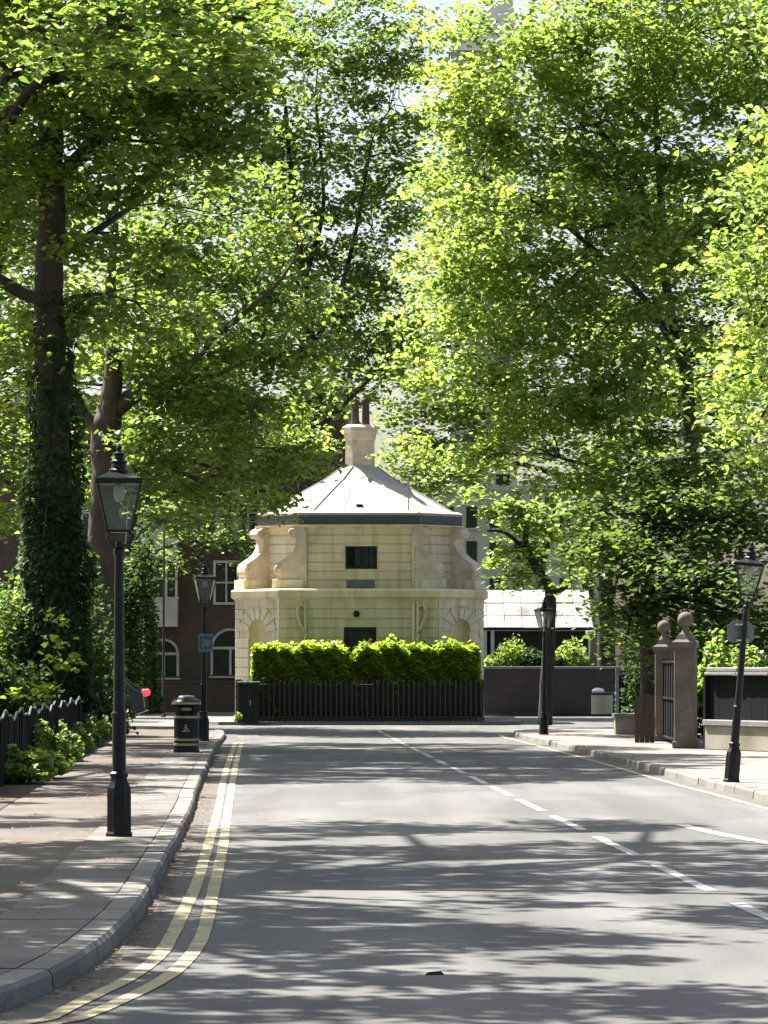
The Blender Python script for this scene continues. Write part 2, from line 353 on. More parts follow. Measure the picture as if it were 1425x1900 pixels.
# dirty gutter strip, double yellow lines, centre line
gl = MB(); strip_bm(gl, offset(kl[2:100], -0.15), 0.30, 0.003); o = gl.build('gutter_strip', M['gutter']); o['kind']='structure'
def pixline(pts, step=0.5):
    return catmull([((px-CX)*d/F, d) for px,py in pts for d in [F*CAMH/(py-HZ)]], step)
yl = pixline([(88,1893),(162,1854),(236,1819),(295,1775),(319,1736),(339,1696),(366,1637),(388,1564),(405,1500),(416,1442),(430,1397),(437,1378)])
yr = pixline([(142,1893),(196,1871),(305,1817),(359,1768),(381,1721),(394,1662),(405,1613),(415,1564),(422,1510),(433,1442),(443,1397),(449,1378)])
for ln in (yl, yr):
    pre = [Vector((ln[0].x-0.9, ln[0].y-1.5, 0)), Vector((ln[0].x-0.3, ln[0].y-0.6, 0))]
    o = strip_bm(MB(), pre+ln, 0.095, 0.006, 0.004).build('yellow_line', M['yellow']); o['kind']='structure'
o = strip_bm(MB(), offset(kr[30:96], 0.30), 0.09, 0.006, 0.004).build('yellow_line', M['yellow']); o['kind']='structure'
o = strip_bm(MB(), offset(kr[30:96], 0.12), 0.24, 0.003).build('gutter_strip', M['gutter']); o['kind']='structure'
def cl(d): return 2.62 - 0.0405*(d-24.0) + 0.00003*(d-24)**2
d = 12.0
while d < 96:
    L = 3.6; ln = [Vector((cl(d+t*L), d+t*L, 0)) for t in np.linspace(0,1,8)]
    o = strip_bm(MB(), ln, 0.105, 0.005, 0.008).build('centre_dash', M['white_line']); o['kind']='structure'
    d += 5.05
bay = [Vector((p[0],p[1],0)) for p in [(3.22,38.6),(3.42,36.6),(3.75,34.4),(4.2,31.5)]]
o = strip_bm(MB(), bay, 0.16, 0.005, 0.004).build('bay_line', M['white_line']); o['kind']='structure'
# lodge island with a kerb
LX, LY = -0.765, 113.4
isl = [(-4.95,106.3),(3.45,106.3),(4.1,107.5),(4.3,110),(4.3,118),(-5.8,118),(-5.8,110),(-5.5,107.5)]
o = MB().prism(isl, -0.02, 0.10).build('lodge_island', M['kerb']); o['kind']='structure'

# ------------------------------------------------------------------ the lodge
def octo(a, b, ay=None, by=None):
    ay = a if ay is None else ay; by = b if by is None else by
    return [(-b,-ay),(b,-ay),(a,-by),(a,by),(b,ay),(-b,ay),(-a,by),(-a,-by)]   # face i: p[i] -> p[i+1]
lodge = tag(empty('lodge_house', (LX, LY, 0.10)), 'small cream eight-sided stucco lodge with pale roof and chimney behind hedge', 'lodge')
Zb = lambda z: z - 0.10
LOW = octo(3.85, 2.43, 3.75, 2.35); UP = octo(3.05, 1.80, 3.05, 1.80)
Z0, Z1, Z2, Z3, Z4 = 0.0, Zb(3.83), Zb(4.15), Zb(6.12), Zb(6.47)

def face_frame(poly, i):
    p0 = Vector((*poly[i],0)); p1 = Vector((*poly[(i+1)%len(poly)],0)); u = (p1-p0); L = u.length; u.normalize()
    n = Vector((u.y,-u.x,0))
    return p0, u, n, L

def wall_rect(mb, p0, u, n, L, z0, z1, ops, depth=0.14):
    """flat wall with rectangular openings stacked on one vertical axis, with reveals"""
    def q(a,b,c,d_): mb.add([a,b,c,d_],[(0,1,2,3)])
    pt = lambda s,z,o=0: p0+u*s+Vector((0,0,z))-n*o
    ops = sorted(ops, key=lambda o: o[2]); z = z0
    for (s0,s1,a,b) in ops:
        q(pt(0,z),pt(L,z),pt(L,a),pt(0,a)); q(pt(0,a),pt(s0,a),pt(s0,b),pt(0,b)); q(pt(s1,a),pt(L,a),pt(L,b),pt(s1,b))
        q(pt(s0,a),pt(s0,b),pt(s0,b,depth),pt(s0,a,depth)); q(pt(s1,a),pt(s1,b),pt(s1,b,depth),pt(s1,a,depth))
        q(pt(s0,a),pt(s1,a),pt(s1,a,depth),pt(s0,a,depth)); q(pt(s0,b),pt(s1,b),pt(s1,b,depth),pt(s0,b,depth)); z = b
    q(pt(0,z),pt(L,z),pt(L,z1),pt(0,z1))

def courses(poly, i, z0, z1, h, mat, parent, ops=(), arch=None, proud=0.035, gap=0.030):
    p0,u,n,L = face_frame(poly, i)
    k = max(1, round((z1-z0)/h)); h = (z1-z0)/k
    for c in range(k):
        a = z0+c*h+gap/2; b = z0+(c+1)*h-gap/2; m = (a+b)/2
        spans = [(0.0 if i%2==0 else 0.012, L if i%2==0 else L-0.012)]
        ex = [(s0-0.0,s1+0.0) for (s0,s1,oa,ob) in ops if oa < b-0.02 and ob > a+0.02]
        if arch:
            sc, hw, zs, ring = arch
            if b <= zs: ex.append((sc-hw, sc+hw))
            elif m < zs+hw+ring: 
                w = math.sqrt(max(0.0,(hw+ring)**2-(max(m,zs)-zs)**2)); ex.append((sc-w-0.015, sc+w+0.015))
        for (e0,e1) in ex:
            ns = []
            for (s0,s1) in spans:
                if e0 > s0: ns.append((s0,min(e0,s1)))
                if e1 < s1: ns.append((max(e1,s0),s1))
            spans = ns
        for (s0,s1) in spans:
            if s1-s0 < 0.06: continue
            MB().obox(p0+u*s0+Vector((0,0,a))-n*0.02, u, n, s1-s0, proud+0.02, b-a).build('stone_course', mat, parent, bevel=0.007)

def niche_wall(mb, p0, u, n, L, z0, z1, sc, hw, zs, zbase):
    pt = lambda s,z,o=0.0: p0+u*s+Vector((0,0,z))-n*o
    q = lambda *a: mb.add(a,[tuple(range(len(a)))])
    q(pt(0,z0),pt(L,z0),pt(L,zbase),pt(0,zbase))
    q(pt(0,zbase),pt(sc-hw,zbase),pt(sc-hw,zs),pt(0,zs)); q(pt(sc+hw,zbase),pt(L,zbase),pt(L,zs),pt(sc+hw,zs))
    K = 12; arc = [(sc-hw*math.cos(math.pi*k/K), zs+hw*math.sin(math.pi*k/K)) for k in range(K+1)]
    top = [(L*k/K if True else 0, z1) for k in range(K+1)]
    q(pt(0,zs),pt(*arc[0]),pt(*top[0]))
    for k in range(K): q(pt(*arc[k]),pt(*arc[k+1]),pt(*top[k+1]),pt(*top[k]))
    q(pt(*arc[K]),pt(L,zs),pt(*top[K]))
    # half-round recess with a quarter-sphere head
    for k in range(K):
        a0=math.pi*k/K; a1=math.pi*(k+1)/K
        c0=(sc-hw*math.cos(a0),hw*0.8*math.sin(a0)); c1=(sc-hw*math.cos(a1),hw*0.8*math.sin(a1))
        q(pt(c0[0],zbase,c0[1]),pt(c1[0],zbase,c1[1]),pt(c1[0],zs,c1[1]),pt(c0[0],zs,c0[1]))
        for j in range(6):
            e0=math.pi/2*j/6; e1=math.pi/2*(j+1)/6
            sp = lambda a,e: pt(sc-hw*math.cos(a)*math.cos(e), zs+hw*math.sin(e), hw*0.8*math.sin(a)*math.cos(e))
            q(sp(a0,e0),sp(a1,e0),sp(a1,e1),sp(a0,e1))
    q(*[pt(sc-hw*math.cos(math.pi*k/K),zbase,hw*0.8*math.sin(math.pi*k/K)) for k in range(K+1)])

for lv,(poly,za,zb_) in enumerate(((LOW,Z0,Z1),(UP,Z2,Z3))):
    wall = MB()
    for i in range(8):
        p0,u,n,L = face_frame(poly,i); ops=[]; arch=None
        if i == 0:
            m = L/2 + (668-668)/60
            ops = [(m-0.47,m+0.53,0.75,Zb(2.97))] if lv == 0 else [(m-0.43,m+0.55,Zb(4.78),Zb(5.49))]
            wall_rect(wall,p0,u,n,L,za,zb_,ops)
        elif i in (1,7) and lv == 0:
            arch = (L/2, 0.40, Zb(2.83), 0.42); niche_wall(wall,p0,u,n,L,za,zb_,arch[0],arch[1],arch[2],Zb(1.15))
        else: wall_rect(wall,p0,u,n,L,za,zb_,[])
        if i in (7,0,1,2,6):
            courses(poly,i,za+(0.12 if lv==0 else 0),zb_,0.292,M['stucco'] if i==0 else M['stucco_b'],lodge,[(a-0.02,b+0.02,c,e) for a,b,c,e in ops],arch)
        if arch:
            sc,hw,zs,ring = arch
            for k in range(7):
                a0 = math.pi*k/7+0.035; a1 = math.pi*(k+1)/7-0.035
                r0,r1 = hw+0.005, hw+ring
                q = [(sc-r*math.cos(a),zs+r*math.sin(a)) for r,a in ((r0,a0),(r1,a0),(r1,a1),(r0,a1))]
                mb = MB(); P3 = [p0+u*s+Vector((0,0,min(z,zb_-0.02)))-n*0.02 for s,z in q]
                mb.add(P3+[p+n*0.055 for p in P3],[(0,1,2,3),(4,7,6,5),(0,4,5,1),(1,5,6,2),(2,6,7,3),(3,7,4,0)]); mb.build('voussoir',M['stucco_b'],lodge)
    wall.build('wall', M['stucco'], lodge)
# plinth, string course, cornice, gutter
def ring_slab(name, poly_f, zs, mat):
    mb = MB(); mb.loft([[(x,y,z) for x,y in poly_f(off)] for off,z in zs]); return mb.build(name, mat, lodge)
lowf = lambda o: octo(3.85+o, 2.43+o*0.42, 3.75+o, 2.35+o*0.42)
upf = lambda o: octo(3.05+o, 1.80+o*0.42)
ring_slab('plinth', lowf, [(0.09,0.0),(0.09,0.10),(0.05,0.118)], M['stucco_b'])
ring_slab('string_course', lowf, [(0.04,Z1-0.06),(0.06,Z1),(0.13,Z1+0.05),(0.16,Z1+0.07),(0.16,Z2-0.06),(0.13,Z2-0.01),(-0.2,Z2+0.015)], M['stucco'])
ring_slab('cornice', upf, [(0.02,Z3-0.22),(0.05,Z3-0.16),(0.06,Z3-0.1),(0.16,Z3-0.03),(0.24,Z3+0.0),(0.24,Z3+0.035),(0.0,Z3+0.04)], M['stucco'])
ring_slab('gutter_board', upf, [(0.16,Z3+0.042),(0.16,Z4-0.03),(0.0,Z4-0.03)], M['gutter_metal'])
ring_slab('roof_edge', upf, [(0.17,Z4-0.028),(0.19,Z4),(0.18,Z4+0.05),(0.04,Z4+0.12)], M['roof'])
# roof: bell-cast, eight facets as separate parts, with rolls on the hips and seams
prof = [(2.98,1.46,Z4+0.10),(2.40,1.17,Z4+0.45),(1.78,0.86,Z4+0.82),(1.16,0.54,Z4+1.18),(0.55,0.23,Zb(8.10))]
rings = [[(x,y,z) for x,y in octo(a,b)] for a,b,z in prof]
for i in range(8):
    mb = MB(); j=(i+1)%8
    for k in range(len(rings)-1): mb.add([rings[k][i],rings[k][j],rings[k+1][j],rings[k+1][i]],[(0,1,2,3)])
    mb.build('roof_facet', M['roof'], lodge)
    MB().tube([Vector(rings[k][i])+Vector((0,0,0.008)) for k in range(len(rings))],[0.028]*5,6).build('hip_roll', M['roof'], lodge)
    if i in (0,1,7):
        for s in (0.33,0.67):
            pts=[]
            for k in range(len(rings)-1): pts.append(Vector(rings[k][i]).lerp(Vector(rings[k][j]),s)+Vector((0,0,0.006)))
            MB().tube(pts[:3],0.012,5).build('roof_seam', M['roof'], lodge)
v = MB().box(-0.10,0.10,-2.72,-2.50,Z4+0.17,Z4+0.34); v.build('roof_vent', M['black_matt'], lodge)
# chimney
def oc(r): return octo(r, r*0.5)
ch = MB(); ch.loft([[(x,y,z) for x,y in oc(r)] for r,z in [(0.50,Zb(7.95)),(0.47,Zb(8.15)),(0.46,Zb(8.95)),(0.50,Zb(9.0)),(0.52,Zb(9.18)),(0.57,Zb(9.22)),(0.57,Zb(9.36)),(0.42,Zb(9.45))]])
cho = ch.build('chimney', M['stone'], lodge)
for (x,y,h) in ((-0.15,-0.05,0.78),(0.18,0.08,0.9)):
    MB().lathe([(0.13,Zb(9.42)),(0.115,Zb(9.42)+h*0.8),(0.15,Zb(9.42)+h*0.84),(0.15,Zb(9.42)+h*0.92),(0.11,Zb(9.42)+h)],12,(x,y,0)).build('chimney_pot', M['pot'], cho)
# scroll buttresses on the corners
SP = [(0,1.93),(0.10,1.95),(0.30,1.93),(0.46,1.86),(0.52,1.74),(0.49,1.64),(0.40,1.60),(0.31,1.60),(0.27,1.52),(0.27,1.40),(0.31,1.27),(0.40,1.13),(0.55,1.0),(0.72,0.90),(0.87,0.80),(0.95,0.66),(0.955,0.54),(0.92,0.45),(0.86,0.40),(0.86,0.34),(0.90,0.33),(0.90,0.0),(0,0)]
def scroll(corner, dirv, th, name='scroll_buttress'):
    u = Vector((dirv[0],dirv[1],0)).normalized(); n = Vector((-u.y,u.x,0)); c = Vector((*corner,Z2+0.004))
    mb = MB(); N_ = len(SP)
    fr = [c+u*(r-0.04)+Vector((0,0,z))-n*th/2 for r,z in SP]; bk = [p+n*th for p in fr]
    mb.add(fr+bk,[tuple(range(N_)),tuple(range(2*N_-1,N_-1,-1))]+[(i,N_+i,N_+(i+1)%N_,(i+1)%N_) for i in range(N_)])
    o = mb.build(name, M['stone'], lodge)
    for (r,z,rr) in ((0.36,1.755,0.13),(0.77,0.60,0.16)):
        for sgn in (-1,1):
            e = MB(); cc = c+u*r+Vector((0,0,z))+n*sgn*(th/2)
            e.loft([[cc+n*sgn*dd+(u*math.cos(t)+Vector((0,0,1))*math.sin(t))*q for t in np.linspace(0,2*math.pi,13)[:-1]] for q,dd in ((rr,0.0),(rr*0.9,0.03),(rr*0.35,0.035),(rr*0.3,0.06))])
            e.build('volute_eye', M['stone'], o)
    MB().obox(c+u*0.0-n*(th/2+0.06)+Vector((0,0,0.0)),u,n,0.98,th+0.12,0.30).build('scroll_plinth', M['stucco_b'], o, bevel=0.015)
for sx in (-1,1):
    scroll((sx*1.72,-2.95),(sx,0),0.46)
    scroll((sx*2.92,-1.80),(sx*0.86,-0.5),0.54)
    scroll((sx*1.72,2.93),(sx,0),0.34)
# windows, door, plaque, lamp, pipes
def window(parent, y, x0,x1,z0,z1, mull, mat_f, curtain=True, fw=0.06, bar=None):
    w = empty('window',(0,0,0)); w.parent = parent
    fr = MB()
    for bx in ((x0,x1,z0,z0+fw),(x0,x1,z1-fw,z1),(x0,x0+fw,z0+fw,z1-fw),(x1-fw,x1,z0+fw,z1-fw)): fr.box(bx[0],bx[1],y-0.045,y+0.045,bx[2],bx[3])
    for m in mull: fr.box(m-fw*0.35,m+fw*0.35,y-0.04,y+0.04,z0+fw,z1-fw)
    if bar: fr.box(x0+fw,x1-fw,y-0.038,y+0.038,bar-fw*0.35,bar+fw*0.35)
    fr.build('window_frame',mat_f,w)
    xs=[x0+fw]+list(mull)+[x1-fw]
    for a,b in zip(xs,xs[1:]): MB().box(a,b,y+0.005,y+0.015,z0+fw,z1-fw).build('pane',M['window_glass'] if curtain else M['pane'],w)
    if curtain:
        c = MB(); n=18
        for i in range(n):
            a=x0+(x1-x0)*(0.30+0.62*i/n); b=x0+(x1-x0)*(0.30+0.62*(i+1)/n)
            if 0.62<(i/n)<0.72: continue
            c.add([(a,y+0.10+0.02*(i%2),z0),(b,y+0.10+0.02*((i+1)%2),z0),(b,y+0.10+0.02*((i+1)%2),z1),(a,y+0.10+0.02*(i%2),z1)],[(0,1,2,3)])
        c.build('curtain',M['curtain'],w)
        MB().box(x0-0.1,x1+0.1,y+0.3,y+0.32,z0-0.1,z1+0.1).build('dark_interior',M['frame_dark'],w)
    return w
window(lodge,-3.05+0.08,-0.43,0.55,Zb(4.78),Zb(5.49),[0.10,],M['frame_dark'])
dr = MB().box(-0.47,0.53,-3.75+0.07,-3.75+0.12,0.75,Zb(2.97)).build('door',M['frame_dark'],lodge)
d2 = MB()
for bx in ((-0.47,-0.40),(0.46,0.53)): d2.box(bx[0],bx[1],-3.75+0.0,-3.75+0.069,0.75,Zb(2.97))
d2.box(-0.40,0.46,-3.75+0.0,-3.75+0.069,Zb(2.89),Zb(2.97)); d2.build('door_frame',M['frame_dark'],dr)
MB().box(-0.33,0.39,-3.75+0.05,-3.75+0.068,1.7,Zb(2.80)).build('pane',M['pane'],dr)
MB().box(-0.40,0.48,-3.05-0.075,-3.05-0.037,Zb(4.19),Zb(4.44)).build('wall_plaque',M['plaque'],lodge,bevel=0.012)
bl = MB().lathe([(0.02,-0.10),(0.085,-0.08),(0.095,0.0),(0.085,0.06),(0.03,0.10)],12,(-0.08,-3.75-0.12,Zb(3.38))); bl.box(-0.12,-0.04,-3.80,-3.70,Zb(3.40),Zb(3.47)); bl.build('wall_light',M['black_matt'],lodge)
for x in (-1.66,1.67,1.80):
    MB().tube([(x,-3.05-0.10,Z3-0.12),(x,-3.05-0.10,Z2+0.25),(x,-3.75-0.10,Z2-0.0) if False else (x,-3.05-0.10,Z2+0.02)],0.042,8).build('drain_pipe',M['stucco'],lodge,True)
    MB().tube([(x,-3.75-0.10,Z1-0.06),(x,-3.75-0.10,0.3)],0.042,8).build('drain_pipe',M['stucco'],lodge,True)
for sx,xo in ((-1,-1.66),(1,1.80)):
    x = xo
    pts=[(x+sx*0.02,-3.85,Z1-0.28),(x+sx*0.10,-3.86,Z1-0.17),(x+sx*0.22,-3.86,Z1-0.22),(x+sx*0.25,-3.86,Z1-0.42),(x+sx*0.19,-3.86,Z1-0.68),(x+sx*0.09,-3.86,Z1-0.88),(x+sx*0.0,-3.85,Z1-1.05)]
    MB().tube(pts,0.045,8).build('pipe_bend',M['stucco'],lodge,True)
MB().tube([(1.53,-2.9,Z3+0.1),(1.53,-2.9,Zb(8.1))],0.018,6).build('aerial_pole',M['coping'],lodge)
# rooms behind the openings stay dark
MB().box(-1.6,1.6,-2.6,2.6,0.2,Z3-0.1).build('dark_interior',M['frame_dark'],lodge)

# ------------------------------------------------------------------ railing, hedge cabinet in front of the lodge
rl = tag(empty('lodge_railing',(LX,106.75,0.10)),'dark vertical bar railing around the lodge hedge','railing')
bar = MB().box(-0.02,0.02,-0.02,0.02,0.0,1.20); bar.add([(-0.026,-0.026,1.20),(0.026,-0.026,1.20),(0.026,0.026,1.20),(-0.026,0.026,1.20),(0,0,1.27)],[(0,1,4),(1,2,4),(2,3,4),(3,0,4),(0,3,2,1)])
b0 = bar.build('railing_bar',M['rail'],rl)
def bow(x): return 0.0 - 0.10*math.cos(x/3.7*1.4)+0.1
first=True
pts=[]
xs=np.arange(-3.62,3.73,0.1555)
for x in xs: pts.append((x,bow(x)))
for y in np.arange(0.3,4.0,0.1555): pts += [(-3.68,y+0.05),(3.74,y+0.05)]
for (x,y) in pts:
    q = b0 if first else b0.copy()
    if not first: col.objects.link(q); q.parent = rl
    first=False; q.location=(x,y,0); q.rotation_euler=(random.uniform(-0.012,0.012),random.uniform(-0.015,0.015),random.uniform(-0.2,0.2))
for z in (0.10,1.10):
    MB().tube([(-3.68,4.0,z)]+[(x,bow(x)+0.03,z) for x in np.linspace(-3.66,3.72,14)]+[(3.74,4.0,z)],0.022,6).build('cross_rail',M['black_matt'],rl)
MB().box(-3.75,3.8,0.10,0.30,0.0,0.14).build('railing_kerb',M['kerb_b'],rl)
MB().box(-3.6,3.7,0.36,0.40,0.12,1.1).build('dark_backing',M['black_matt'],rl)  # black sheet standing in for the shaded hedge foot behind the bars
cb = tag(empty('utility_cabinet',P(461,1345,106.2).to_tuple()[:2]+(0.10,)),'black street cabinet with pale top edge at left end of lodge railing','cabinet')
MB().box(-0.31,0.31,-0.2,0.2,0,1.16).build('cabinet_body',M['black'],cb,bevel=0.02)
MB().box(-0.34,0.34,-0.23,0.23,1.165,1.21).build('cabinet_lid',M['coping'],cb,bevel=0.01)
MB().box(-0.006,0.006,-0.212,-0.198,0.08,1.1).build('door_seam',M['rail'],cb)
MB().box(0.05,0.075,-0.23,-0.2,0.5,0.66).build('handle',M['steel'],cb)

# ------------------------------------------------------------------ street lamps
def make_lamp():
    t = empty('street_lamp')
    # heights for a lamp of 3.67 m
    base = MB().lathe([(0.135,0.0),(0.135,0.03),(0.122,0.05),(0.122,0.40),(0.118,0.46),(0.085,0.53),(0.080,0.56),(0.092,0.57),(0.092,0.60),(0.07,0.615)],8,ph=R(22.5)); base.build('base',M['black'],t)
    sh = MB().lathe([(0.066,0.60),(0.066,1.12),(0.074,1.13),(0.074,1.17),(0.058,1.19),(0.055,1.22),(0.042,2.66),(0.055,2.67),(0.055,2.72),(0.036,2.74),(0.03,2.80)],14); smooth_angle(sh.build('post',M['black'],t),35)
    fr = MB()
    for k in range(4):
        a = R(45+90*k); c,s = math.cos(a),math.sin(a)
        pr=[(0.02,2.70),(0.05,2.735),(0.11,2.775),(0.155,2.82),(0.15,2.86),(0.13,2.885),(0.135,2.90)]
        fr.tube([(r*c,r*s,z) for r,z in pr],0.010,6)
    fr.build('bracket',M['black'],t)
    zb,zt = 2.895,3.345; hb,ht = 0.108,0.205
    ln = MB()
    ln.box(-hb-0.012,hb+0.012,-hb-0.012,hb+0.012,zb-0.012,zb+0.012)
    for sx in (-1,1):
        for sy in (-1,1): ln.tube([(sx*hb,sy*hb,zb),(sx*ht,sy*ht,zt)],0.011,6)
    lo = ln.build('lantern_frame',M['black'],t)
    for k in range(4):
        a=R(90*k); c,s=math.cos(a),math.sin(a); rot=lambda x,y,z:(x*c-y*s,x*s+y*c,z)
        MB().add([rot(-hb,-hb,zb),rot(hb,-hb,zb),rot(ht,-ht,zt),rot(-ht,-ht,zt)],[(0,1,2,3)]).build('glass_pane',M['lamp_glass'],t)
    top = MB()
    sq = lambda h,z:[(-h,-h,z),(h,-h,z),(h,h,z),(-h,h,z)]
    top.loft([sq(0.212,zt-0.005),sq(0.222,zt),sq(0.222,zt+0.045),sq(0.205,zt+0.055),sq(0.10,zt+0.105)])
    top.lathe([(0.095,zt+0.10),(0.10,zt+0.13),(0.075,zt+0.15),(0.068,zt+0.19),(0.082,zt+0.20),(0.082,zt+0.215),(0.05,zt+0.235),(0.045,zt+0.265),(0.062,zt+0.275),(0.06,zt+0.29),(0.02,zt+0.305),(0.018,zt+0.32),(0.03,zt+0.335),(0.024,zt+0.355),(0.004,zt+0.385)],14)
    top.build('lantern_cap',M['black'],t)
    MB().lathe([(0.03,zt-0.17),(0.05,zt-0.12),(0.05,zt-0.03),(0.03,zt)],10).build('lamp_unit',M['white_paint'],t)
    return t
lamp0 = make_lamp()
LG = 'cast iron street lamps along the road'
for k,(px,py,h,lean,lab) in enumerate([
    (221,1552,3.70,0.0,'tall black cast iron lantern lamp in left foreground pavement'),
    (377,1375,3.92,0.6,'black lantern lamp with small blue sign behind the litter bin'),
    (1357,1451,3.36,4.9,'leaning black lantern lamp with grey sign back near right kerb'),
    (1009,1363,3.28,0.4,'slim black lantern lamp on far right corner of the pavement')]):
    o = lamp0 if k==0 else copy_tree(lamp0)
    dd = F*(CAMH-PZ)/(py-HZ)
    o.location=((px-CX)*dd/F,dd,PZ); s=h/3.73; o.scale=(s,s,s); o.rotation_euler=(0,R(lean),R([4,12,-9,20][k]))
    tag(o,lab,'street lamp',LG)
    if k==1: lampB=o
    if k==2: lampC=o
# signs on two lamps
c = P(382,1193,76.4)
s1 = tag(empty('parking_sign',(c.x,c.y-0.0,c.z)),'small square blue sign with pale symbol on lamp behind bin','sign')
MB().box(-0.155,0.155,-0.012,0.0,-0.19,0.19).build('plate',M['sign_white'],s1,bevel=0.004)
MB().box(-0.125,0.125,-0.016,-0.013,-0.14,0.16).build('face',M['sign_blue'],s1)
sy=MB(); sy.lathe([(0.001,0),(0.075,0)],14); sy2=MB()
sy2.add([(0.02+0.085*math.cos(t),-0.019,0.0+0.08*math.sin(t)) for t in np.linspace(0,2*math.pi,15)[:-1]],[tuple(range(14))]); sy2.box(-0.085,-0.045,-0.019,-0.0175,-0.12,0.09)
sy2.build('symbol',M['sign_white'],s1)
MB().box(-0.02,0.02,0.001,0.06,-0.1,0.1).build('clip',M['steel'],s1)
c = P(1378,1172,F*(CAMH-PZ)/(1451-HZ))
s2 = tag(empty('sign_plate',(c.x-0.02,c.y+0.075,c.z),R(6)),'grey back of a chamfered sign plate strapped to the leaning lamp','sign')
oc_=[(-0.19,-0.10),(-0.15,-0.145),(0.15,-0.145),(0.19,-0.10),(0.19,0.08),(0.10,0.16),(-0.10,0.16),(-0.19,0.08)]
mb=MB(); mb.add([(x,0,z) for x,z in oc_]+[(x,0.006,z) for x,z in oc_],[tuple(range(8)),tuple(range(15,7,-1))]+[(i,8+i,8+(i+1)%8,(i+1)%8) for i in range(8)]); mb.build('plate',M['sign_back'],s2)
for z in (-0.12,0.10): MB().box(-0.08,0.08,-0.13,-0.005,z-0.012,z+0.012).build('strap',M['steel'],s2)

# ------------------------------------------------------------------ litter bin with gold bands
dd=F*(CAMH-PZ)/(1396-HZ); c=P(346,1396,dd)
lb=tag(empty('litter_bin',(c.x,c.y,PZ)),'black round litter bin with gold bands on left pavement','litter bin')
smooth_angle(MB().lathe([(0.245,0.0),(0.25,0.03),(0.235,0.06),(0.235,0.70),(0.22,0.71)],24).build('bin_body',M['black'],lb))
smooth_angle(MB().lathe([(0.18,0.712),(0.18,0.88)],20).build('bin_liner',M['black_matt'],lb))
for k in range(4):
    a=R(45+90*k); MB().box(-0.045,0.045,-0.02,0.02,0.705,0.90).build('hood_support',M['black'],lb).matrix_local=Matrix.Rotation(a,4,'Z')@Matrix.Translation((0,-0.215,0))
smooth_angle(MB().lathe([(0.27,0.88),(0.275,0.90),(0.275,0.96),(0.255,0.98),(0.15,1.03),(0.02,1.045)],24).build('bin_hood',M['black'],lb))
smooth_angle(MB().lathe([(0.16,1.035),(0.14,1.065),(0.02,1.075)],20).build('ash_plate',M['steel'],lb))
for z,r,h in ((0.13,0.242,0.04),(0.22,0.242,0.04),(0.645,0.242,0.04),(0.905,0.280,0.04),(0.79,0.184,0.05)):
    smooth_angle(MB().lathe([(r-0.006,z-0.002),(r,z),(r,z+h),(r-0.006,z+h+0.002)],24).build('gold_band',M['gold'],lb))
em=MB(); 
em.tube([(-0.07,-0.243,0.40),(0.07,-0.243,0.40)],0.010,6); em.lathe([(0.002,-0.018),(0.018,-0.01),(0.02,0.004),(0.012,0.018)],8,(0.0,-0.243,0.515))
em.tube([(0.0,-0.243,0.495),(0.02,-0.243,0.46),(-0.02,-0.243,0.41)],0.013,6); em.tube([(0.02,-0.243,0.46),(0.06,-0.243,0.41)],0.009,6); em.tube([(0.0,-0.243,0.485),(-0.04,-0.243,0.45)],0.008,6)
em.build('emblem',M['gold'],lb)

# ------------------------------------------------------------------ left fence
lf=tag(empty('boarded_fence',(-5.15,48,PZ-0.01)),'low dark boarded fence with wavy top along left pavement','fence')
FX=lambda d:-5.15-0.044*(d-48); FU=Vector((-0.044,1,0)).normalized()
bd=MB().box(-0.012,0.012,-0.086,0.086,0.0,1.0); bd0=bd.build('fence_board',M['fence_paint'],lf)
wav=lambda d:0.93+0.055*math.sin(d*2*math.pi/3.4)+0.025*math.sin(d*2*math.pi/1.27+1)
d=44.0; first=True; tops=[]
while d<97:
    q=bd0 if first else bd0.copy()
    if not first: col.objects.link(q); q.parent=lf
    first=False
    q.location=(FX(d)+5.15+random.uniform(-0.008,0.008),d-48,0); q.scale=(1,1,wav(d)); q.rotation_euler=(0,random.uniform(-0.012,0.012),math.atan2(0.045,1)+random.uniform(-0.02,0.02))
    tops.append((FX(d)+5.15+0.02,d-48,wav(d)+0.01)); d+=0.19
MB().tube(tops,0.016,6).build('top_rail',M['fence_rail'],lf)
MB().obox((FX(44)+5.15-0.05,-4,0.25),FU,(-1,0,0),53,0.04,0.08).build('back_rail',M['fence_paint'],lf)
so_=sheet('planting_soil',[(FX(30)+0.0,30),(FX(30)+0.5,30),(FX(60)+0.45,60),(FX(97)+0.4,97),(FX(97)-6,97),(FX(30)-12,30)],PZ-0.004,M['soil'])

# ------------------------------------------------------------------ right-hand wall, gate posts
def gate_post(px,py,w,zs,ball,label):
    dd=F*(CAMH-PZ)/(py-HZ); c=P(px,py,dd); t=empty('gate_post',(c.x,c.y,PZ),R(-12)); h=w/2; zs-=PZ
    MB().box(-h,h,-h,h,0,zs).build('shaft',M['post_stone'],t,bevel=0.02)
    MB().box(-h-0.03,h+0.03,-h-0.03,h+0.03,0,0.14).build('plinth',M['post_stone'],t,bevel=0.015)
    cap=MB(); sq=lambda q,z:[(-q,-q,z),(q,-q,z),(q,q,z),(-q,q,z)]
    cap.loft([sq(h+0.02,zs-0.12),sq(h+0.035,zs-0.09),sq(h+0.035,zs+0.0),sq(h*0.82,zs+0.05),sq(h*0.6,zs+0.15),sq(h*0.34,zs+0.20)]); cap.build('cap',M['post_stone'],t)
    smooth_angle(MB().lathe([(0.10,zs+0.18),(0.065,zs+0.22),(0.06,zs+0.27),(0.09,zs+0.30)]+[(ball*math.sin(a),zs+0.29+ball*0.95-ball*math.cos(a)) for a in np.linspace(0.5,math.pi-0.02,12)],18).build('ball_finial',M['post_stone'],t),50)
    tag(t,label,'gate post','ball topped gate posts'); return t,dd
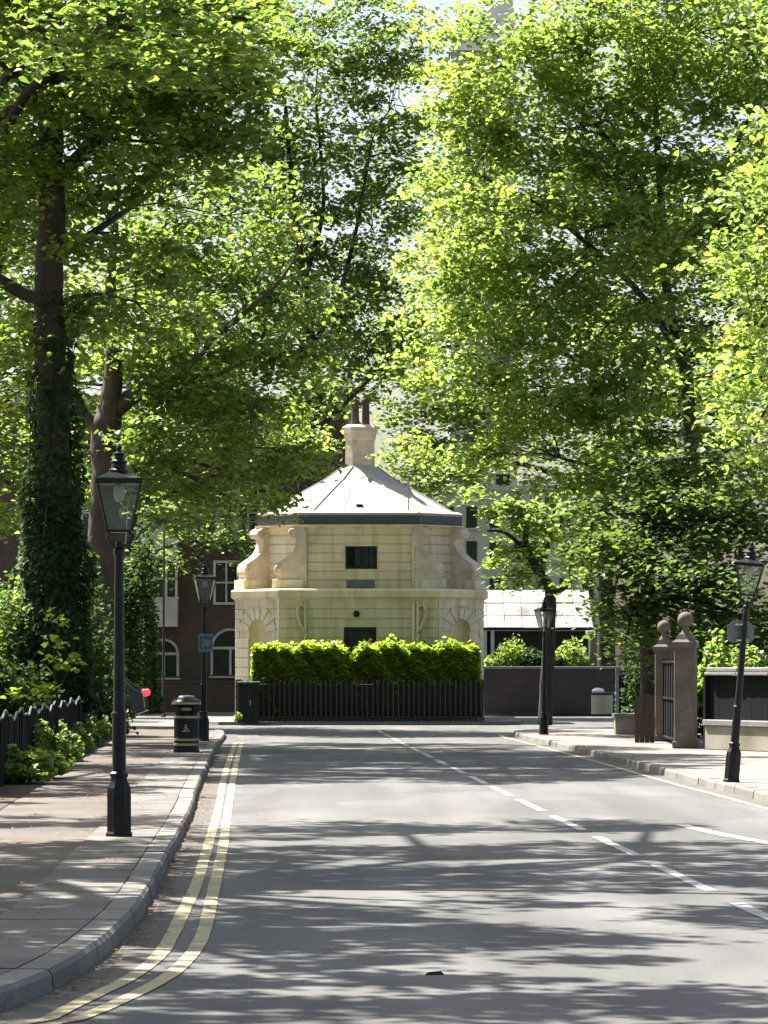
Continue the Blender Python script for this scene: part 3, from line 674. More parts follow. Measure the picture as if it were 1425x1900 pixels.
g1,d1=gate_post(1232,1375,0.36,2.17,0.145,'slimmer farther stone gate post with ball finial')
g2_,d2_=gate_post(1272,1388,0.42,2.22,0.16,'nearer broad stone gate post with ball finial and sunlit edge')
mid=(g1.location+g2_.location)/2
dv=(g2_.location-g1.location); an=math.atan2(dv.y,dv.x); gl_=dv.length-0.44
gt=tag(empty('iron_gate',(mid.x,mid.y,PZ),an),'narrow dark iron gate between the two ball topped posts','gate')
MB().box(-gl_/2,gl_/2,-0.012,0.012,0.10,1.75).build('gate_panel',M['fence_paint'],gt)
for x in np.linspace(-gl_/2+0.06,gl_/2-0.06,9): MB().tube([(x,-0.03,0.08),(x,-0.03,1.8)],0.014,6).build('gate_bar',M['black'],gt)
for z in (0.12,0.95,1.72): MB().box(-gl_/2,gl_/2,-0.05,-0.014,z-0.025,z+0.025).build('gate_rail',M['black'],gt)
# wall to the right of the posts: rendered plinth, dark boards, coping
wA=Vector((g2_.location.x+0.30,g2_.location.y-0.9,0)); wB=Vector((9.6,62.5,0)); wu=(wB-wA); wL=wu.length; wu.normalize(); wn_=Vector((wu.y,-wu.x,0))
rw=tag(empty('garden_wall',(wA.x,wA.y,PZ),math.atan2(wu.y,wu.x)),'pale low rendered wall topped by dark boards and stone coping','wall')
MB().box(0,wL,0,0.28,0,0.46).build('rendered_plinth',M['render'],rw,bevel=0.01)
MB().box(-0.02,wL,-0.05,0.33,0.462,0.58).build('plinth_coping',M['coping'],rw,bevel=0.015)
x=0.0; bd2=None
while x<wL-0.2:
    if bd2 is None: bd2=MB().box(0.004,0.196,0.10,0.135,0.583,1.44).build('wall_board',M['fence_paint'],rw); q=bd2
    else: q=bd2.copy(); col.objects.link(q); q.parent=rw
    q.location=(x,random.uniform(-0.006,0.006),0); x+=0.2
x=0.0
while x<wL-0.6:
    MB().box(x+0.006,x+1.19,-0.02,0.28,1.445,1.50).build('coping_stone',M['coping'],rw,bevel=0.012); MB().box(x+0.006,x+1.19,0.02,0.24,1.503,1.60).build('coping_stone',M['coping'],rw,bevel=0.02); x+=1.2
MB().box(-0.10,-0.02,0.02,0.12,0,1.5).build('end_post',M['fence_paint'],rw)
# left of the posts: boarded panel, low pale wall, railing
c=P(1196,1378,75.6)
bp_=tag(empty('plank_screen',(c.x,c.y,PZ),R(-8)),'dark brown boarded panel left of the gate posts','screen')
for i,x in enumerate(np.arange(-0.21,0.2,0.105)): MB().box(x+0.003,x+0.102,-0.02,0.015+0.008*(i%2),0,1.0+0.012*((i*7)%3)).build('board',M['timber'],bp_)
MB().box(-0.2,0.2,0.03,0.06,0.75,0.84).build('cross_rail',M['timber'],bp_); MB().box(-0.2,0.2,0.03,0.06,0.15,0.24).build('cross_rail',M['timber'],bp_)
c=P(1142,1362,85.3)
lw=tag(empty('low_wall',(c.x,c.y,PZ),R(4)),'short pale rendered wall stub with coping beside boarded panel','wall')
MB().box(0,1.1,0,0.3,0,0.40).build('wall_body',M['render'],lw,bevel=0.012); MB().box(-0.04,1.14,-0.05,0.35,0.402,0.50).build('coping',M['coping'],lw,bevel=0.015)
rr=tag(empty('garden_railing',(P(1146,1330,92).x,92.2,PZ)),'tall black railing behind the low pale wall stub','railing')
rb=MB().box(-0.014,0.014,-0.014,0.014,0,1.52).build('railing_bar',M['black'],rr)
for i in range(13):
    q=rb if i==0 else rb.copy()
    if i: col.objects.link(q); q.parent=rr
    q.location=(i*0.11,0,0)
for z in (0.1,1.42): MB().box(-0.03,1.40,-0.015,0.015,z,z+0.045).build('cross_rail',M['fence_rail'] if z>1 else M['black'],rr)
MB().box(-0.04,0.04,-0.04,0.04,0,1.6).build('end_post',M['fence_rail'],rr)
MB().box(0.05,1.38,0.06,0.08,0.05,1.4).build('backing_sheet',M['fence_paint'],rr)
# slatted bin with a white bag by the brick wall
c=P(1117,1328,F*(CAMH-0.1)/(1328-HZ))
sb=tag(empty('slatted_bin',(c.x,c.y,0.10)),'cream slatted round bin with white bag beside brick wall','litter bin')
for k in range(26):
    a=2*math.pi*k/26; q=MB().box(-0.036,0.036,-0.36,-0.335,0.06,0.74).build('slat',M['cream_slat'],sb); q.rotation_euler=(0,0,a)
smooth_angle(MB().lathe([(0.33,0.0),(0.33,0.73)],20).build('liner',M['black_matt'],sb)); MB().lathe([(0.365,0.70),(0.375,0.72),(0.375,0.77),(0.34,0.78)],24).build('rim',M['rail'],sb)
bm_=MB().lathe([(0.05,0.74),(0.20,0.77),(0.22,0.84),(0.17,0.90),(0.10,0.93),(0.03,0.94)],9,(-0.14,-0.06,0)); smooth_angle(bm_.build('bag',M['bag'],sb))

# ------------------------------------------------------------------ buildings
def brick_wall(name,label,x0,x1,d,h,mat,cope):
    t=tag(empty(name,((x0+x1)/2,d,0.10)),label,'wall'); w=(x1-x0)/2
    MB().box(-w,w,0,0.3,0,h).build('wall_body',mat,t)
    x=-w
    while x<w-0.3: MB().box(x+0.005,x+0.795,-0.04,0.34,h+0.002,h+0.09).build('coping_stone',cope,t,bevel=0.01); x+=0.8
    return t
brick_wall('boundary_wall','dark brick boundary wall under shrubs right of the lodge',3.3,8.6,126.0,1.58,M['brick_dark'],M['coping'])
brick_wall('forecourt_wall','low dark brick wall in front of arched window house',-12.5,-4.4,129.5,1.05,M['brick_dark'],M['brick_dark'])
# brick house on the left with arched ground floor windows
D=133.0; u_=D/F
bh=tag(empty('brick_house',(-9.5,D,0.10)),'dark brick house with arched ground floor windows and white bay, left','house')
bx=lambda px:(px-CX)*u_+9.5; bz=lambda py:CAMH-(py-HZ)*u_-0.10
MB().box(-7.5,bx(640),0,10,0,11.5).build('wall',M['brick'],bh)
MB().box(-7.7,bx(640)+0.2,-0.15,10.2,11.5,11.75).build('eaves',M['white_paint'],bh)
rf=MB(); xa,xb=-7.7,bx(640)+0.2; rf.add([(xa,-0.2,11.76),(xb,-0.2,11.76),(xb,10.2,11.76),(xa,10.2,11.76),(xa+2.5,5,14.8),(xb-2.5,5,14.8)],[(0,1,5,4),(1,2,5),(2,3,4,5),(3,0,4)]); rf.build('roof',M['slate'],bh)
def arched(px0,px1,pyt,pyb,glz=True):
    w=empty('window'); w.parent=bh; x0,x1=bx(px0),bx(px1); cxx=(x0+x1)/2; hw=(x1-x0)/2; zt=bz(pyt); zb=bz(pyb); zs=zt-hw
    K=10; arc=[(cxx-hw*math.cos(math.pi*k/K),zs+hw*math.sin(math.pi*k/K)) for k in range(K+1)]
    outl=[(x0,zb)]+arc+[(x1,zb)]
    pm=MB(); pm.add([(x,-0.012,z) for x,z in outl],[tuple(range(len(outl)))]); pm.build('pane',M['pane'],w)
    MB().tube([(x,-0.03,z) for x,z in outl],0.05,6).build('window_frame',M['white_paint'],w)
    f=MB(); f.box(x0,x1,-0.05,-0.014,zs-0.05,zs+0.05); f.box(cxx-0.045,cxx+0.045,-0.046,-0.015,zb,zs-0.052); f.build('glazing_bar',M['white_paint'],w)
    MB().box(x0-0.1,x1+0.1,-0.14,-0.002,zb-0.12,zb-0.055).build('sill',M['white_paint'],w)
arched(278,330,1187,1255); arched(393,462,1168,1252); arched(160,215,1187,1255)
def rwin(px0,px1,py0,py1,parent=bh,y=-0.03,mat=None):
    return window(parent,y,bx(px0),bx(px1),bz(py1),bz(py0),[(bx(px0)+bx(px1))/2],mat or M['white_paint'],curtain=False,fw=0.09,bar=(bz(py0)+bz(py1))/2)
rwin(396,444,1040,1122); rwin(400,445,900,1003); rwin(458,500,900,1003); rwin(470,520,1040,1122)
rwin(150,205,1040,1122); rwin(150,205,900,1003)
bay_=empty('bay_window'); bay_.parent=bh
MB().box(bx(262),bx(331),-0.75,-0.003,bz(1163),bz(1112)).build('bay_apron',M['white_paint'],bay_)
MB().box(bx(262),bx(331),-0.75,-0.003,bz(1040),bz(975)).build('bay_apron',M['white_paint'],bay_)
MB().box(bx(258),bx(333),-0.8,-0.003,bz(1112)+0.002,bz(1112)+0.07).build('sill',M['white_paint'],bay_)
f=MB()
for p_ in (262,286,308,327): f.box(bx(p_),bx(p_)+0.09,-0.74,-0.66,bz(1110),bz(1040))
f.box(bx(262),bx(331),-0.74,-0.68,bz(1076),bz(1073)); f.build('window_frame',M['white_paint'],bay_)
for a,b in ((262,286),(286,308),(308,327)): MB().box(bx(a)+0.09,bx(b),-0.70,-0.69,bz(1110),bz(1040)).build('pane',M['pane'],bay_)
MB().box(bx(328),bx(330),-0.66,-0.01,bz(1110),bz(1040)).build('pane',M['pane'],bay_)
for p_,pyt,pyb in ((445,880,1010),):
    MB().box(bx(405)-0.05,bx(405)+0.12,-0.30,-0.02,bz(1005),bz(900)).build('pilaster',M['white_paint'],bh); MB().box(bx(433),bx(433)+0.16,-0.30,-0.02,bz(1005),bz(900)).build('pilaster',M['white_paint'],bh)
bl_=MB(); bl_.tube([(bx(390),-0.9,bz(970)),(bx(520),-0.9,bz(970))],0.035,6)
for p_ in range(395,520,9): bl_.tube([(bx(p_),-0.9,bz(1003)),(bx(p_),-0.9,bz(970))],0.014,4)
bl_.box(bx(388),bx(522),-1.0,-0.003,bz(1008),bz(1003)); bl_.build('balcony',M['fence_rail'],bh)
# slim pole in front of it
c=P(303,1318,124); po=tag(empty('slim_pole',(c.x,c.y,0.0)),'slim brown pole standing in front of white bay window','pole')
MB().tube([(0,0,0),(0,0,1.2),(0.03,0,6.8)],[0.055,0.045,0.035],8).build('pole_shaft',M['bark'],po); MB().lathe([(0.10,0.0),(0.09,0.06),(0.05,0.10)],8).build('pole_foot',M['bark'],po)
# shed with pale roof on the right
D2=136.0; sx_=lambda px:(px-CX)*D2/F; sz_=lambda py:CAMH-(py-HZ)*D2/F
sh=tag(empty('shed',(sx_(996),D2,0.10)),'low shed with pale patched sloping roof behind brick wall','shed'); ox=sx_(996)
MB().box(sx_(880)-ox,sx_(1092)-ox,0.35,3.6,0,sz_(1168)-0.15).build('wall',M['black_matt'],sh)  # black box, standing in for the shade of the open front
nx=7; ny=3; X0,X1=sx_(872)-ox,sx_(1100)-ox; zE,zR=sz_(1166)-0.1,sz_(1094)-0.1
for i in range(nx):
    for j in range(ny):
        a=X0+(X1-X0)*i/nx+0.006+random.uniform(0,0.008); b=X0+(X1-X0)*(i+1)/nx-0.006; t0=j/ny; t1=(j+1)/ny+0.03
        y0=-0.05+2.9*t0; y1=-0.05+2.9*t1; z0=zE+(zR-zE)*t0+0.03; z1=zE+(zR-zE)*t1+0.0; dz=random.uniform(0,0.02)
        MB().add([(a,y0,z0+dz),(b,y0,z0+dz),(b,y1,z1+dz),(a,y1,z1+dz),(a,y0,z0+dz-0.03),(b,y0,z0+dz-0.03),(b,y1,z1+dz-0.03),(a,y1,z1+dz-0.03)],[(0,1,2,3),(4,7,6,5),(0,4,5,1),(1,5,6,2),(2,6,7,3),(3,7,4,0)]).build('roof_sheet',M['felt'],sh)
MB().add([(X0,-0.02,zE-0.04),(X1,-0.02,zE-0.04),(X1,2.85,zR-0.05),(X0,2.85,zR-0.05),(X0,2.85,zE-0.04),(X1,2.85,zE-0.04)],[(0,1,2,3),(0,4,5,1),(2,5,4,3),(0,3,4),(1,5,2)]).build('roof_deck',M['timber'],sh)
for px in (900,914): MB().box(sx_(px)-ox-0.07,sx_(px)-ox+0.07,0.05,0.2,0,zE-0.06).build('post',M['white_paint'],sh)
c=P(1101,1215,127.5); pc=tag(empty('gate_pier',(c.x,c.y,0.10)),'slender pinkish stone pier at right end of brick wall','pier')
MB().box(-0.13,0.13,-0.13,0.13,0,bz(1180)).build('shaft',M['post_stone'],pc,bevel=0.01); MB().box(-0.26,0.2,-0.2,0.2,bz(1180)+0.002,bz(1180)+0.14).build('cap',M['stone'],pc,bevel=0.02)
# pale terrace far behind the lodge
D3=168.0; tx=lambda px:(px-CX)*D3/F; tz=lambda py:CAMH-(py-HZ)*D3/F
pt_=tag(empty('pale_house',(0,D3,0)),'pale stucco house with gable far behind the lodge chimney','house')
MB().box(tx(545),tx(672),0,8,0,tz(800)).build('wall',M['pale_wall'],pt_)
gb=MB(); gb.add([(tx(545),0,tz(800)+0.002),(tx(672),0,tz(800)+0.002),(tx(608),0,tz(715)),(tx(545),8,tz(800)+0.002),(tx(672),8,tz(800)+0.002),(tx(608),8,tz(715))],[(0,1,2),(3,5,4),(0,2,5,3),(1,4,5,2)]); gb.build('gable',M['pale_wall'],pt_)
gr=MB()
for s_,e_ in ((538,608),(679,608)): gr.add([(tx(s_),-0.3,tz(806)),(tx(e_),-0.3,tz(712)),(tx(e_),8.2,tz(712)),(tx(s_),8.2,tz(806)),(tx(s_),-0.3,tz(798)),(tx(e_),-0.3,tz(703)),(tx(e_),8.2,tz(703)),(tx(s_),8.2,tz(798))],[(0,1,2,3),(4,7,6,5),(0,4,5,1),(1,5,6,2),(2,6,7,3),(3,7,4,0)])
gr.build('roof',M['slate'],pt_)
for px in (565,600,640):
    for py in (830,880,950,1040): MB().box(tx(px),tx(px+16),-0.06,-0.004,tz(py+30),tz(py)).build('window',M['pane'],pt_)
p2=tag(empty('pale_terrace',(0,D3+3,0)),'pale white terrace showing through leaves right of the lodge roof','house')
MB().box(tx(760),tx(1120),0,8,0,tz(905)).build('wall',M['pale_wall'],p2); MB().box(tx(756),tx(1124),-0.25,8.2,tz(905)+0.002,tz(895)).build('cornice',M['white_paint'],p2)
for px in range(780,1110,44):
    for py in (935,1000,1070): 
        w=MB().box(tx(px),tx(px+20),-0.05,-0.004,tz(py+40),tz(py)).build('window',M['pane'],p2); MB().box(tx(px)-0.1,tx(px+20)+0.1,-0.16,-0.005,tz(py+44),tz(py+40)-0.003).build('sill',M['white_paint'],w)
D4=210.0; vx=lambda px:(px-CX)*D4/F; vz=lambda py:CAMH-(py-HZ)*D4/F
p3=tag(empty('tall_block',(0,D4,0)),'tall pale block with grey mansard roof high behind right trees','building')
MB().box(vx(836),vx(960),0,14,0,vz(95)).build('wall',M['pale_wall'],p3)
mb=MB(); xa,xb=vx(833),vx(963); za,zc=vz(95)+0.002,vz(-20); mb.loft([[(xa,-0.3,za),(xb,-0.3,za),(xb,14.3,za),(xa,14.3,za)],[(xa+3.2,2.5,zc),(xb-.3,2.5,zc),(xb-.3,12,zc),(xa+3.2,12,zc)]]); mb.build('mansard_roof',M['slate'],p3)
for px in range(860,940,60):
    for py in range(130,1000,75): MB().box(vx(px),vx(px+26),-0.05,-0.004,vz(py+46),vz(py)).build('window',M['pane'],p3)

# ------------------------------------------------------------------ parked car, far left
c=P(273,1341,113)
car=tag(empty('parked_car',(c.x,c.y,0.0)),'dark parked car with lit red tail light behind left fence','car')
sp=[(0.0,0.35),(0.02,0.62),(0.06,0.90),(0.16,0.98),(0.30,1.02),(0.72,1.40),(1.0,1.47),(1.9,1.49),(2.45,1.40),(3.05,1.02),(3.7,0.90),(4.05,0.74),(4.12,0.5),(4.1,0.32),(3.7,0.22),(0.4,0.22)]
hwz=lambda z:0.86 if z<0.98 else 0.86-0.33*(z-0.98)
n_=len(sp); mb=MB(); mb.add([(-x,-hwz(z),z) for x,z in sp]+[(-x,hwz(z),z) for x,z in sp],[tuple(range(n_)),tuple(range(2*n_-1,n_-1,-1))]+[(i,n_+i,n_+(i+1)%n_,(i+1)%n_) for i in range(n_)])
smooth_angle(mb.build('body',M['car_paint'],car,bevel=0.03),35)
for sgn in (-1,1):
    for q in ([(0.42,1.04),(0.76,1.35),(1.55,1.42),(1.55,1.04)],[(1.62,1.04),(1.62,1.42),(2.4,1.34),(2.9,1.04)]):
        MB().add([(-x,sgn*(hwz(z)+0.012),z) for x,z in q]+[(-x,sgn*(hwz(z)-0.01),z) for x,z in q],[(0,1,2,3),(4,7,6,5),(0,4,5,1),(1,5,6,2),(2,6,7,3),(3,7,4,0)]).build('side_window',M['pane'],car)
    for x in (0.78,3.28):
        w=MB(); w.loft([[(-x+0.31*math.cos(t),sgn*yy,0.31+0.31*math.sin(t)) for t in np.linspace(0,2*math.pi,25)[:-1]] for yy in (0.70,0.885)]); wo=w.build('wheel',M['rubber'],car)
        w=MB(); w.loft([[(-x+0.2*math.cos(t),sgn*yy,0.31+0.2*math.sin(t)) for t in np.linspace(0,2*math.pi,25)[:-1]] for yy in (0.8,0.895)]); w.build('rim',M['steel'],wo)
    tl=MB().lathe([(0.02,-0.11),(0.07,-0.08),(0.085,0.0),(0.07,0.08),(0.02,0.11)],12,(-0.035,sgn*0.74,0.93)); tl.build('tail_light',M['tail'],car)
    MB().box(-0.16,-0.08,sgn*0.60-0.05,sgn*0.60+0.05,1.03,1.06).build('chrome_trim',M['steel'],car)
MB().add([(-0.34,-0.62,1.07),(-0.70,-0.56,1.385),(-0.70,0.56,1.385),(-0.34,0.62,1.07)],[(0,1,2,3)]).build('rear_window',M['pane'],car).location=(0.02,0,0.02)

# ------------------------------------------------------------------ foliage
LEAF_T = np.array([(-0.5,0,0.0),(-0.22,0.44,0.07),(0.20,0.30,0.06),(0.55,0,-0.07),(0.20,-0.30,0.06),(-0.22,-0.44,0.07)])
def leaf_mesh(name, C, size, mat, parent, up=0.7, var=None, droop=0.0, kind='stuff', tilt=None):
    C = np.asarray(C, dtype=np.float64); n = len(C)
    nr = rng.normal(size=(n,3)); nr /= np.linalg.norm(nr,axis=1,keepdims=True)
    nr[:,2] = np.abs(nr[:,2])
    N_ = nr*(1-up) + np.array([0,0,up]) if tilt is None else nr*(1-up)+tilt*up
    N_ /= np.linalg.norm(N_,axis=1,keepdims=True)
    t = rng.normal(size=(n,3)); t[:,2] -= droop
    t -= N_*np.sum(t*N_,axis=1,keepdims=True); t /= np.linalg.norm(t,axis=1,keepdims=True)
    b = np.cross(N_,t)
    T = LEAF_T[None,:,:]*np.asarray(size)[:,None,None]
    V = C[:,None,:] + T[:,:,0:1]*t[:,None,:] + T[:,:,1:2]*b[:,None,:]*rng.uniform(0.75,1.15,size=(n,1,1)) + T[:,:,2:3]*N_[:,None,:]
    me = bpy.data.meshes.new(name)
    me.vertices.add(6*n); me.vertices.foreach_set('co', V.reshape(-1).astype(np.float32))
    idx = (np.arange(n)[:,None]*6 + np.array([0,3,2,1,0,5,4,3])[None,:]).reshape(-1)
    me.loops.add(8*n); me.loops.foreach_set('vertex_index', idx.astype(np.int32))
    me.polygons.add(2*n); me.polygons.foreach_set('loop_start', (np.arange(2*n)*4).astype(np.int32))
    try: me.polygons.foreach_set('loop_total', np.full(2*n,4,dtype=np.int32))
    except Exception: pass
    me.update(calc_edges=True)
    at = me.attributes.new('leafvar','FLOAT','POINT')
    vv = rng.uniform(0,1,n) if var is None else np.clip(var,0,1)
    at.data.foreach_set('value', np.repeat(vv,6).astype(np.float32))
    o = link_mesh(name, me, mat, parent)
    if kind: o['kind'] = kind
    return o

def ellipsoid_clumps(e, dens):
    px,py,d,rx,ry,rz = e[:6]; c = np.array(P(px,py,d))
    n = max(3,int(dens*7.5*(rx*ry*rz)**0.75))
    v = rng.normal(size=(n,3)); v /= np.linalg.norm(v,axis=1,keepdims=True)
    r = rng.uniform(0.12,1,size=(n,1))**0.45
    return c, c + v*r*np.array([rx,ry,rz])

LEAFCOUNT = [0]
def tree(name, label, trunk, limbs, ells, mat, bark, leaf=0.17, per=70, cl=0.75, cat='tree', group=None, dens=1.0, twig=True, up=0.55, sides=14, leafname='crown', fs=1.0, rs=1.0):
    # fs moves the whole tree farther off along with its size, rs slims its wood
    trunk=[(a,b,c*fs,r*fs*rs) for a,b,c,r in trunk]; limbs=[[(a,b,c*fs,r*fs*rs) for a,b,c,r in l] for l in limbs]
    ells=[(e[0],e[1],e[2]*fs,e[3]*fs,e[4]*fs,e[5]*fs)+tuple(e[6:]) for e in ells]
    base = trunk[0]; b3 = P(*base[:3]); 
    root = tag(empty(name,(b3.x,b3.y,max(b3.z,-0.02))), label, cat, group); off = np.array([b3.x,b3.y,max(b3.z,-0.02)]); ov = Vector(off)
    def path(pp, sub=4, wob=0.05):
        pts=[P(*q[:3])-ov for q in pp]; rad=[q[3] for q in pp]; out=[]; ro=[]
        for i in range(len(pts)-1):
            p0=pts[max(i-1,0)];p1=pts[i];p2=pts[i+1];p3=pts[min(i+2,len(pts)-1)]
            for k in range(sub):
                t=k/sub; out.append(0.5*((2*p1)+(p2-p0)*t+(2*p0-5*p1+4*p2-p3)*t*t+(3*p1-p0-3*p2+p3)*t**3)+Vector((random.uniform(-wob,wob),random.uniform(-wob,wob),0))*rad[i]*2); ro.append(rad[i]+(rad[i+1]-rad[i])*t)
        out.append(pts[-1]); ro.append(rad[-1]); return out,ro
    tp,tr = path(trunk,5)
    o = MB().tube(tp,tr,sides,0.05).build('trunk',bark,root,True)
    nodes=[(p,r) for p,r in zip(tp,tr)][int(len(tp)*0.35):]
    for l in limbs:
        lp,lr=path(l,4); MB().tube(lp,lr,8,0.05).build('branch',bark,root,True); nodes += list(zip(lp,lr))[2:]
    tw=MB(); allC=[]; allV=[]
    for e in ells:
        c,cc = ellipsoid_clumps(e, dens*(e[6] if len(e)>6 else 1.0))
        c = Vector(c)-ov; cc = cc-off
        # a branch from the nearest lower node to the heart of this leaf mass
        best=min(nodes,key=lambda q:(q[0]-c).length + max(0,q[0].z-c.z)*1.5); a=best[0]; ln=(c-a).length
        hub=[a]
        if ln>0.6:
            mid=a.lerp(c,0.5)+Vector((random.uniform(-.1,.1),random.uniform(-.1,.1),0.10))*ln
            r0=min(best[1]*0.6,0.03+0.012*ln); pp=[a,a.lerp(mid,0.5)+Vector((0,0,0.03*ln)),mid,mid.lerp(c,0.5),c]
            MB().tube(pp,[r0,r0*0.85,r0*0.65,r0*0.5,r0*0.35],6,0.05).build('branch',bark,root,True); hub=[mid,pp[3],c]
        else: hub=[c]
        ebr = e[7] if len(e)>7 else 0.0  # tone shift per leaf mass: paints sunlit flanks paler, shaded masses darker
        for q in cc:
            k=int(per*rng.uniform(0.6,1.4)); s=cl*rng.uniform(0.6,1.25)
            v=rng.normal(size=(k,3))*np.array([s*0.58,s*0.58,s*0.24])
            v[:,2]-=0.25*(np.abs(v[:,0])+np.abs(v[:,1]))
            allC.append(q+v); allV.append(np.clip(rng.normal(0.42+ebr+rng.normal(0,0.12),0.2,size=k),0,1))
            if twig and random.random()<0.3:
                h=Vector(random.choice(hub)); qv=Vector(q); m=h.lerp(qv,0.55)+Vector((random.uniform(-.12,.12),random.uniform(-.12,.12),random.uniform(0.0,.15)))*(qv-h).length
                tw.tube([h,m,qv],[0.022,0.015,0.006],4)
                for _ in range(3):
                    e2=qv+Vector(rng.normal(size=3)*np.array([s*.5,s*.5,s*.25])); tw.tube([m.lerp(qv,random.uniform(.3,1)),e2],[0.008,0.004],3)
    if tw.v: 
        t_=tw.build('twigs',bark,root); t_['kind']='stuff'
    C=np.concatenate(allC); Vv=np.concatenate(allV); LEAFCOUNT[0]+=len(C)
    sz=leaf*rng.uniform(0.65,1.25,size=len(C))
    leaf_mesh(leafname,C,sz,mat,root,up=up,var=Vv,droop=0.25)
    return root

def bush(name,label,c,r,n,mat,leaf,cat='shrub',group=None,up=0.35,stems=6,shape='dome',bark=None,vr=0.45):
    """leafy shrub: leaves through the outer part of a dome, on stems from its foot"""
    root=tag(empty(name,c),label,cat,group)
    v=rng.normal(size=(n,3)); v/=np.linalg.norm(v,axis=1,keepdims=True); v[:,2]=np.abs(v[:,2])
    rad=rng.uniform(0.3,1.0,size=(n,1))**0.5
    lump=1+0.18*np.sin(v[:,0:1]*5+c[0]*3)+0.15*np.sin(v[:,1:2]*6+v[:,2:3]*5+c[1])
    Cc=v*rad*lump*np.array(r)+np.array([0,0,0.05])
    st=MB()
    for i in range(stems):
        a=random.uniform(0,6.28); e=Vector((math.cos(a)*r[0]*random.uniform(.2,.8),math.sin(a)*r[1]*random.uniform(.2,.8),r[2]*random.uniform(.55,1.0)))
        st.tube([(e.x*.08,e.y*.08,-0.03),(e.x*.4,e.y*.4,e.z*.5),e],[0.02,0.014,0.005],5)
    st.build('stems',bark or M['bark_dark'],root)
    LEAFCOUNT[0]+=n
    leaf_mesh('foliage',Cc,leaf*rng.uniform(0.6,1.3,n),mat,root,up=up,var=rng.normal(vr,0.22,n),droop=0.2)
    return root

# clipped laurel hedge behind the lodge railing: two lengths with a gap
def hedge(name,label,x0,x1,y0,y1,z0,z1,n,mat,leaf,wav=0.07,cat='hedge',group=None,up=0.3):
    root=tag(empty(name,((x0+x1)/2,(y0+y1)/2,z0)),label,cat,group); cx,cy=(x0+x1)/2,(y0+y1)/2
    u=rng.uniform(0,1,(n,3)); X=x0+(x1-x0)*u[:,0]; Y=y0+(y1-y0)*u[:,1]
    Z=z0+(z1-z0)*u[:,2]**0.8
    k=rng.uniform(0,1,n)
    Y=np.where(k<0.40,y0+rng.exponential(0.10,n),Y); Z=np.where((k>=0.40)&(k<0.75),z1-rng.exponential(0.08,n),Z); X=np.where((k>=.75)&(k<.82),x0+rng.exponential(.08,n),X); X=np.where((k>=.82)&(k<.89),x1-rng.exponential(.08,n),X)
    Z=np.maximum(Z,z0)
    hgt=1+wav*(0.6*np.sin(X*3.1+1)+0.7*np.sin(X*7.3)+0.8*np.sin(X*13+Y*5)+0.7*np.sin(X*27+Y*9)); Z=z0+(Z-z0)*hgt
    edge=np.minimum(X-x0,x1-X); Z-=0.16*np.exp(-edge/0.16)*(Z-z0)/(z1-z0); Z+=np.where(k>0.72,0,0)+np.where((k>=0.40)&(k<0.75),np.abs(rng.normal(0,0.10,n)),0)
    Y+=0.08*np.sin(X*4.7+Z*3)+0.05*np.sin(X*11+Z*7)
    st=MB()
    for i in range(int((x1-x0)*5)):
        xx=random.uniform(x0+.1,x1-.1); yy=random.uniform(y0+.2,y1-.2); st.tube([(xx-cx,yy-cy,0),(xx-cx+random.uniform(-.1,.1),yy-cy,(z1-z0)*.5),(xx-cx+random.uniform(-.2,.2),yy-cy+random.uniform(-.2,.2),(z1-z0)*.9)],[0.02,.015,.006],5)
    st.build('stems',M['bark_dark'],root); LEAFCOUNT[0]+=n
    leaf_mesh('foliage',np.stack([X-cx,Y-cy,Z-z0],1),leaf*rng.uniform(.65,1.25,n),mat,root,up=up,var=rng.normal(0.5,0.22,n),droop=-0.3)
    return root
hedge('laurel_hedge','bright clipped laurel hedge left of the gap before the lodge',-3.98,-1.05,107.25,108.7,0.12,2.22,15000,M['leaf_hedge'],0.15,up=0.45,wav=0.034)
hedge('laurel_hedge','bright clipped laurel hedge right of the gap before the lodge',-0.93,2.88,107.25,108.7,0.12,2.22,19000,M['leaf_hedge'],0.15,up=0.45,wav=0.034)

# ---- trees (positions are real places: px, py at a depth d give the point)
tree('plane_tree','tall dark trunked plane tree wrapped in ivy at left edge',
     [(100,1330,63,0.62),(100,1230,63,0.50),(103,1000,63,0.43),(98,760,63,0.37),(92,520,63,0.32),(95,300,63,0.29),(90,120,63,0.25),(80,-80,63,0.19),(70,-300,63,0.10)],
     [[(110,330,63,0.17),(170,265,62.5,0.15),(260,170,62,0.13),(350,95,61.5,0.11),(420,20,61,0.08),(490,-60,61,.03)],
      [(95,560,63,0.18),(45,545,62.5,0.15),(-20,505,62,0.13),(-110,430,61,0.09)],
      [(255,180,62,0.09),(270,90,62,0.07),(262,-20,62,0.05)],
      [(92,230,63,0.13),(40,150,63,0.11),(-30,90,63,0.08)],
      [(100,480,63,0.10),(190,420,64,0.08),(280,360,65,0.05)]],
     [(40,60,66.5,2.6,2.4,1.6,1.0,.1),(285,40,62,1.9,2.4,1.4,1.0),(420,60,61,1.6,2.5,1.3,.8),(225,230,61.5,1.5,1.8,1.0,.9),(330,270,61.5,1.7,2.2,1.1,.9),(0,330,66,1.6,2.0,1.2,.9,.12),(-20,300,61,.8,1.4,.9,.8),(215,430,63,1.3,1.6,.9,.9),(-60,560,62,1.3,1.8,1.0,.9,.1),(250,560,64,1.5,2,.9,.8),(60,650,66,1.2,1.5,1.0,.6,.1),(100,-230,61,3,3,1.4,.45),(330,-160,60,2.2,2.4,1.3,.5),(-190,250,60,1.8,2.4,2.2,.8),(390,170,61,1.3,1.8,.9,.8)],
     M['leaf'],M['bark'],leaf=0.175,per=80,cl=0.66,up=.4,dens=.72,fs=1.19,rs=.80)
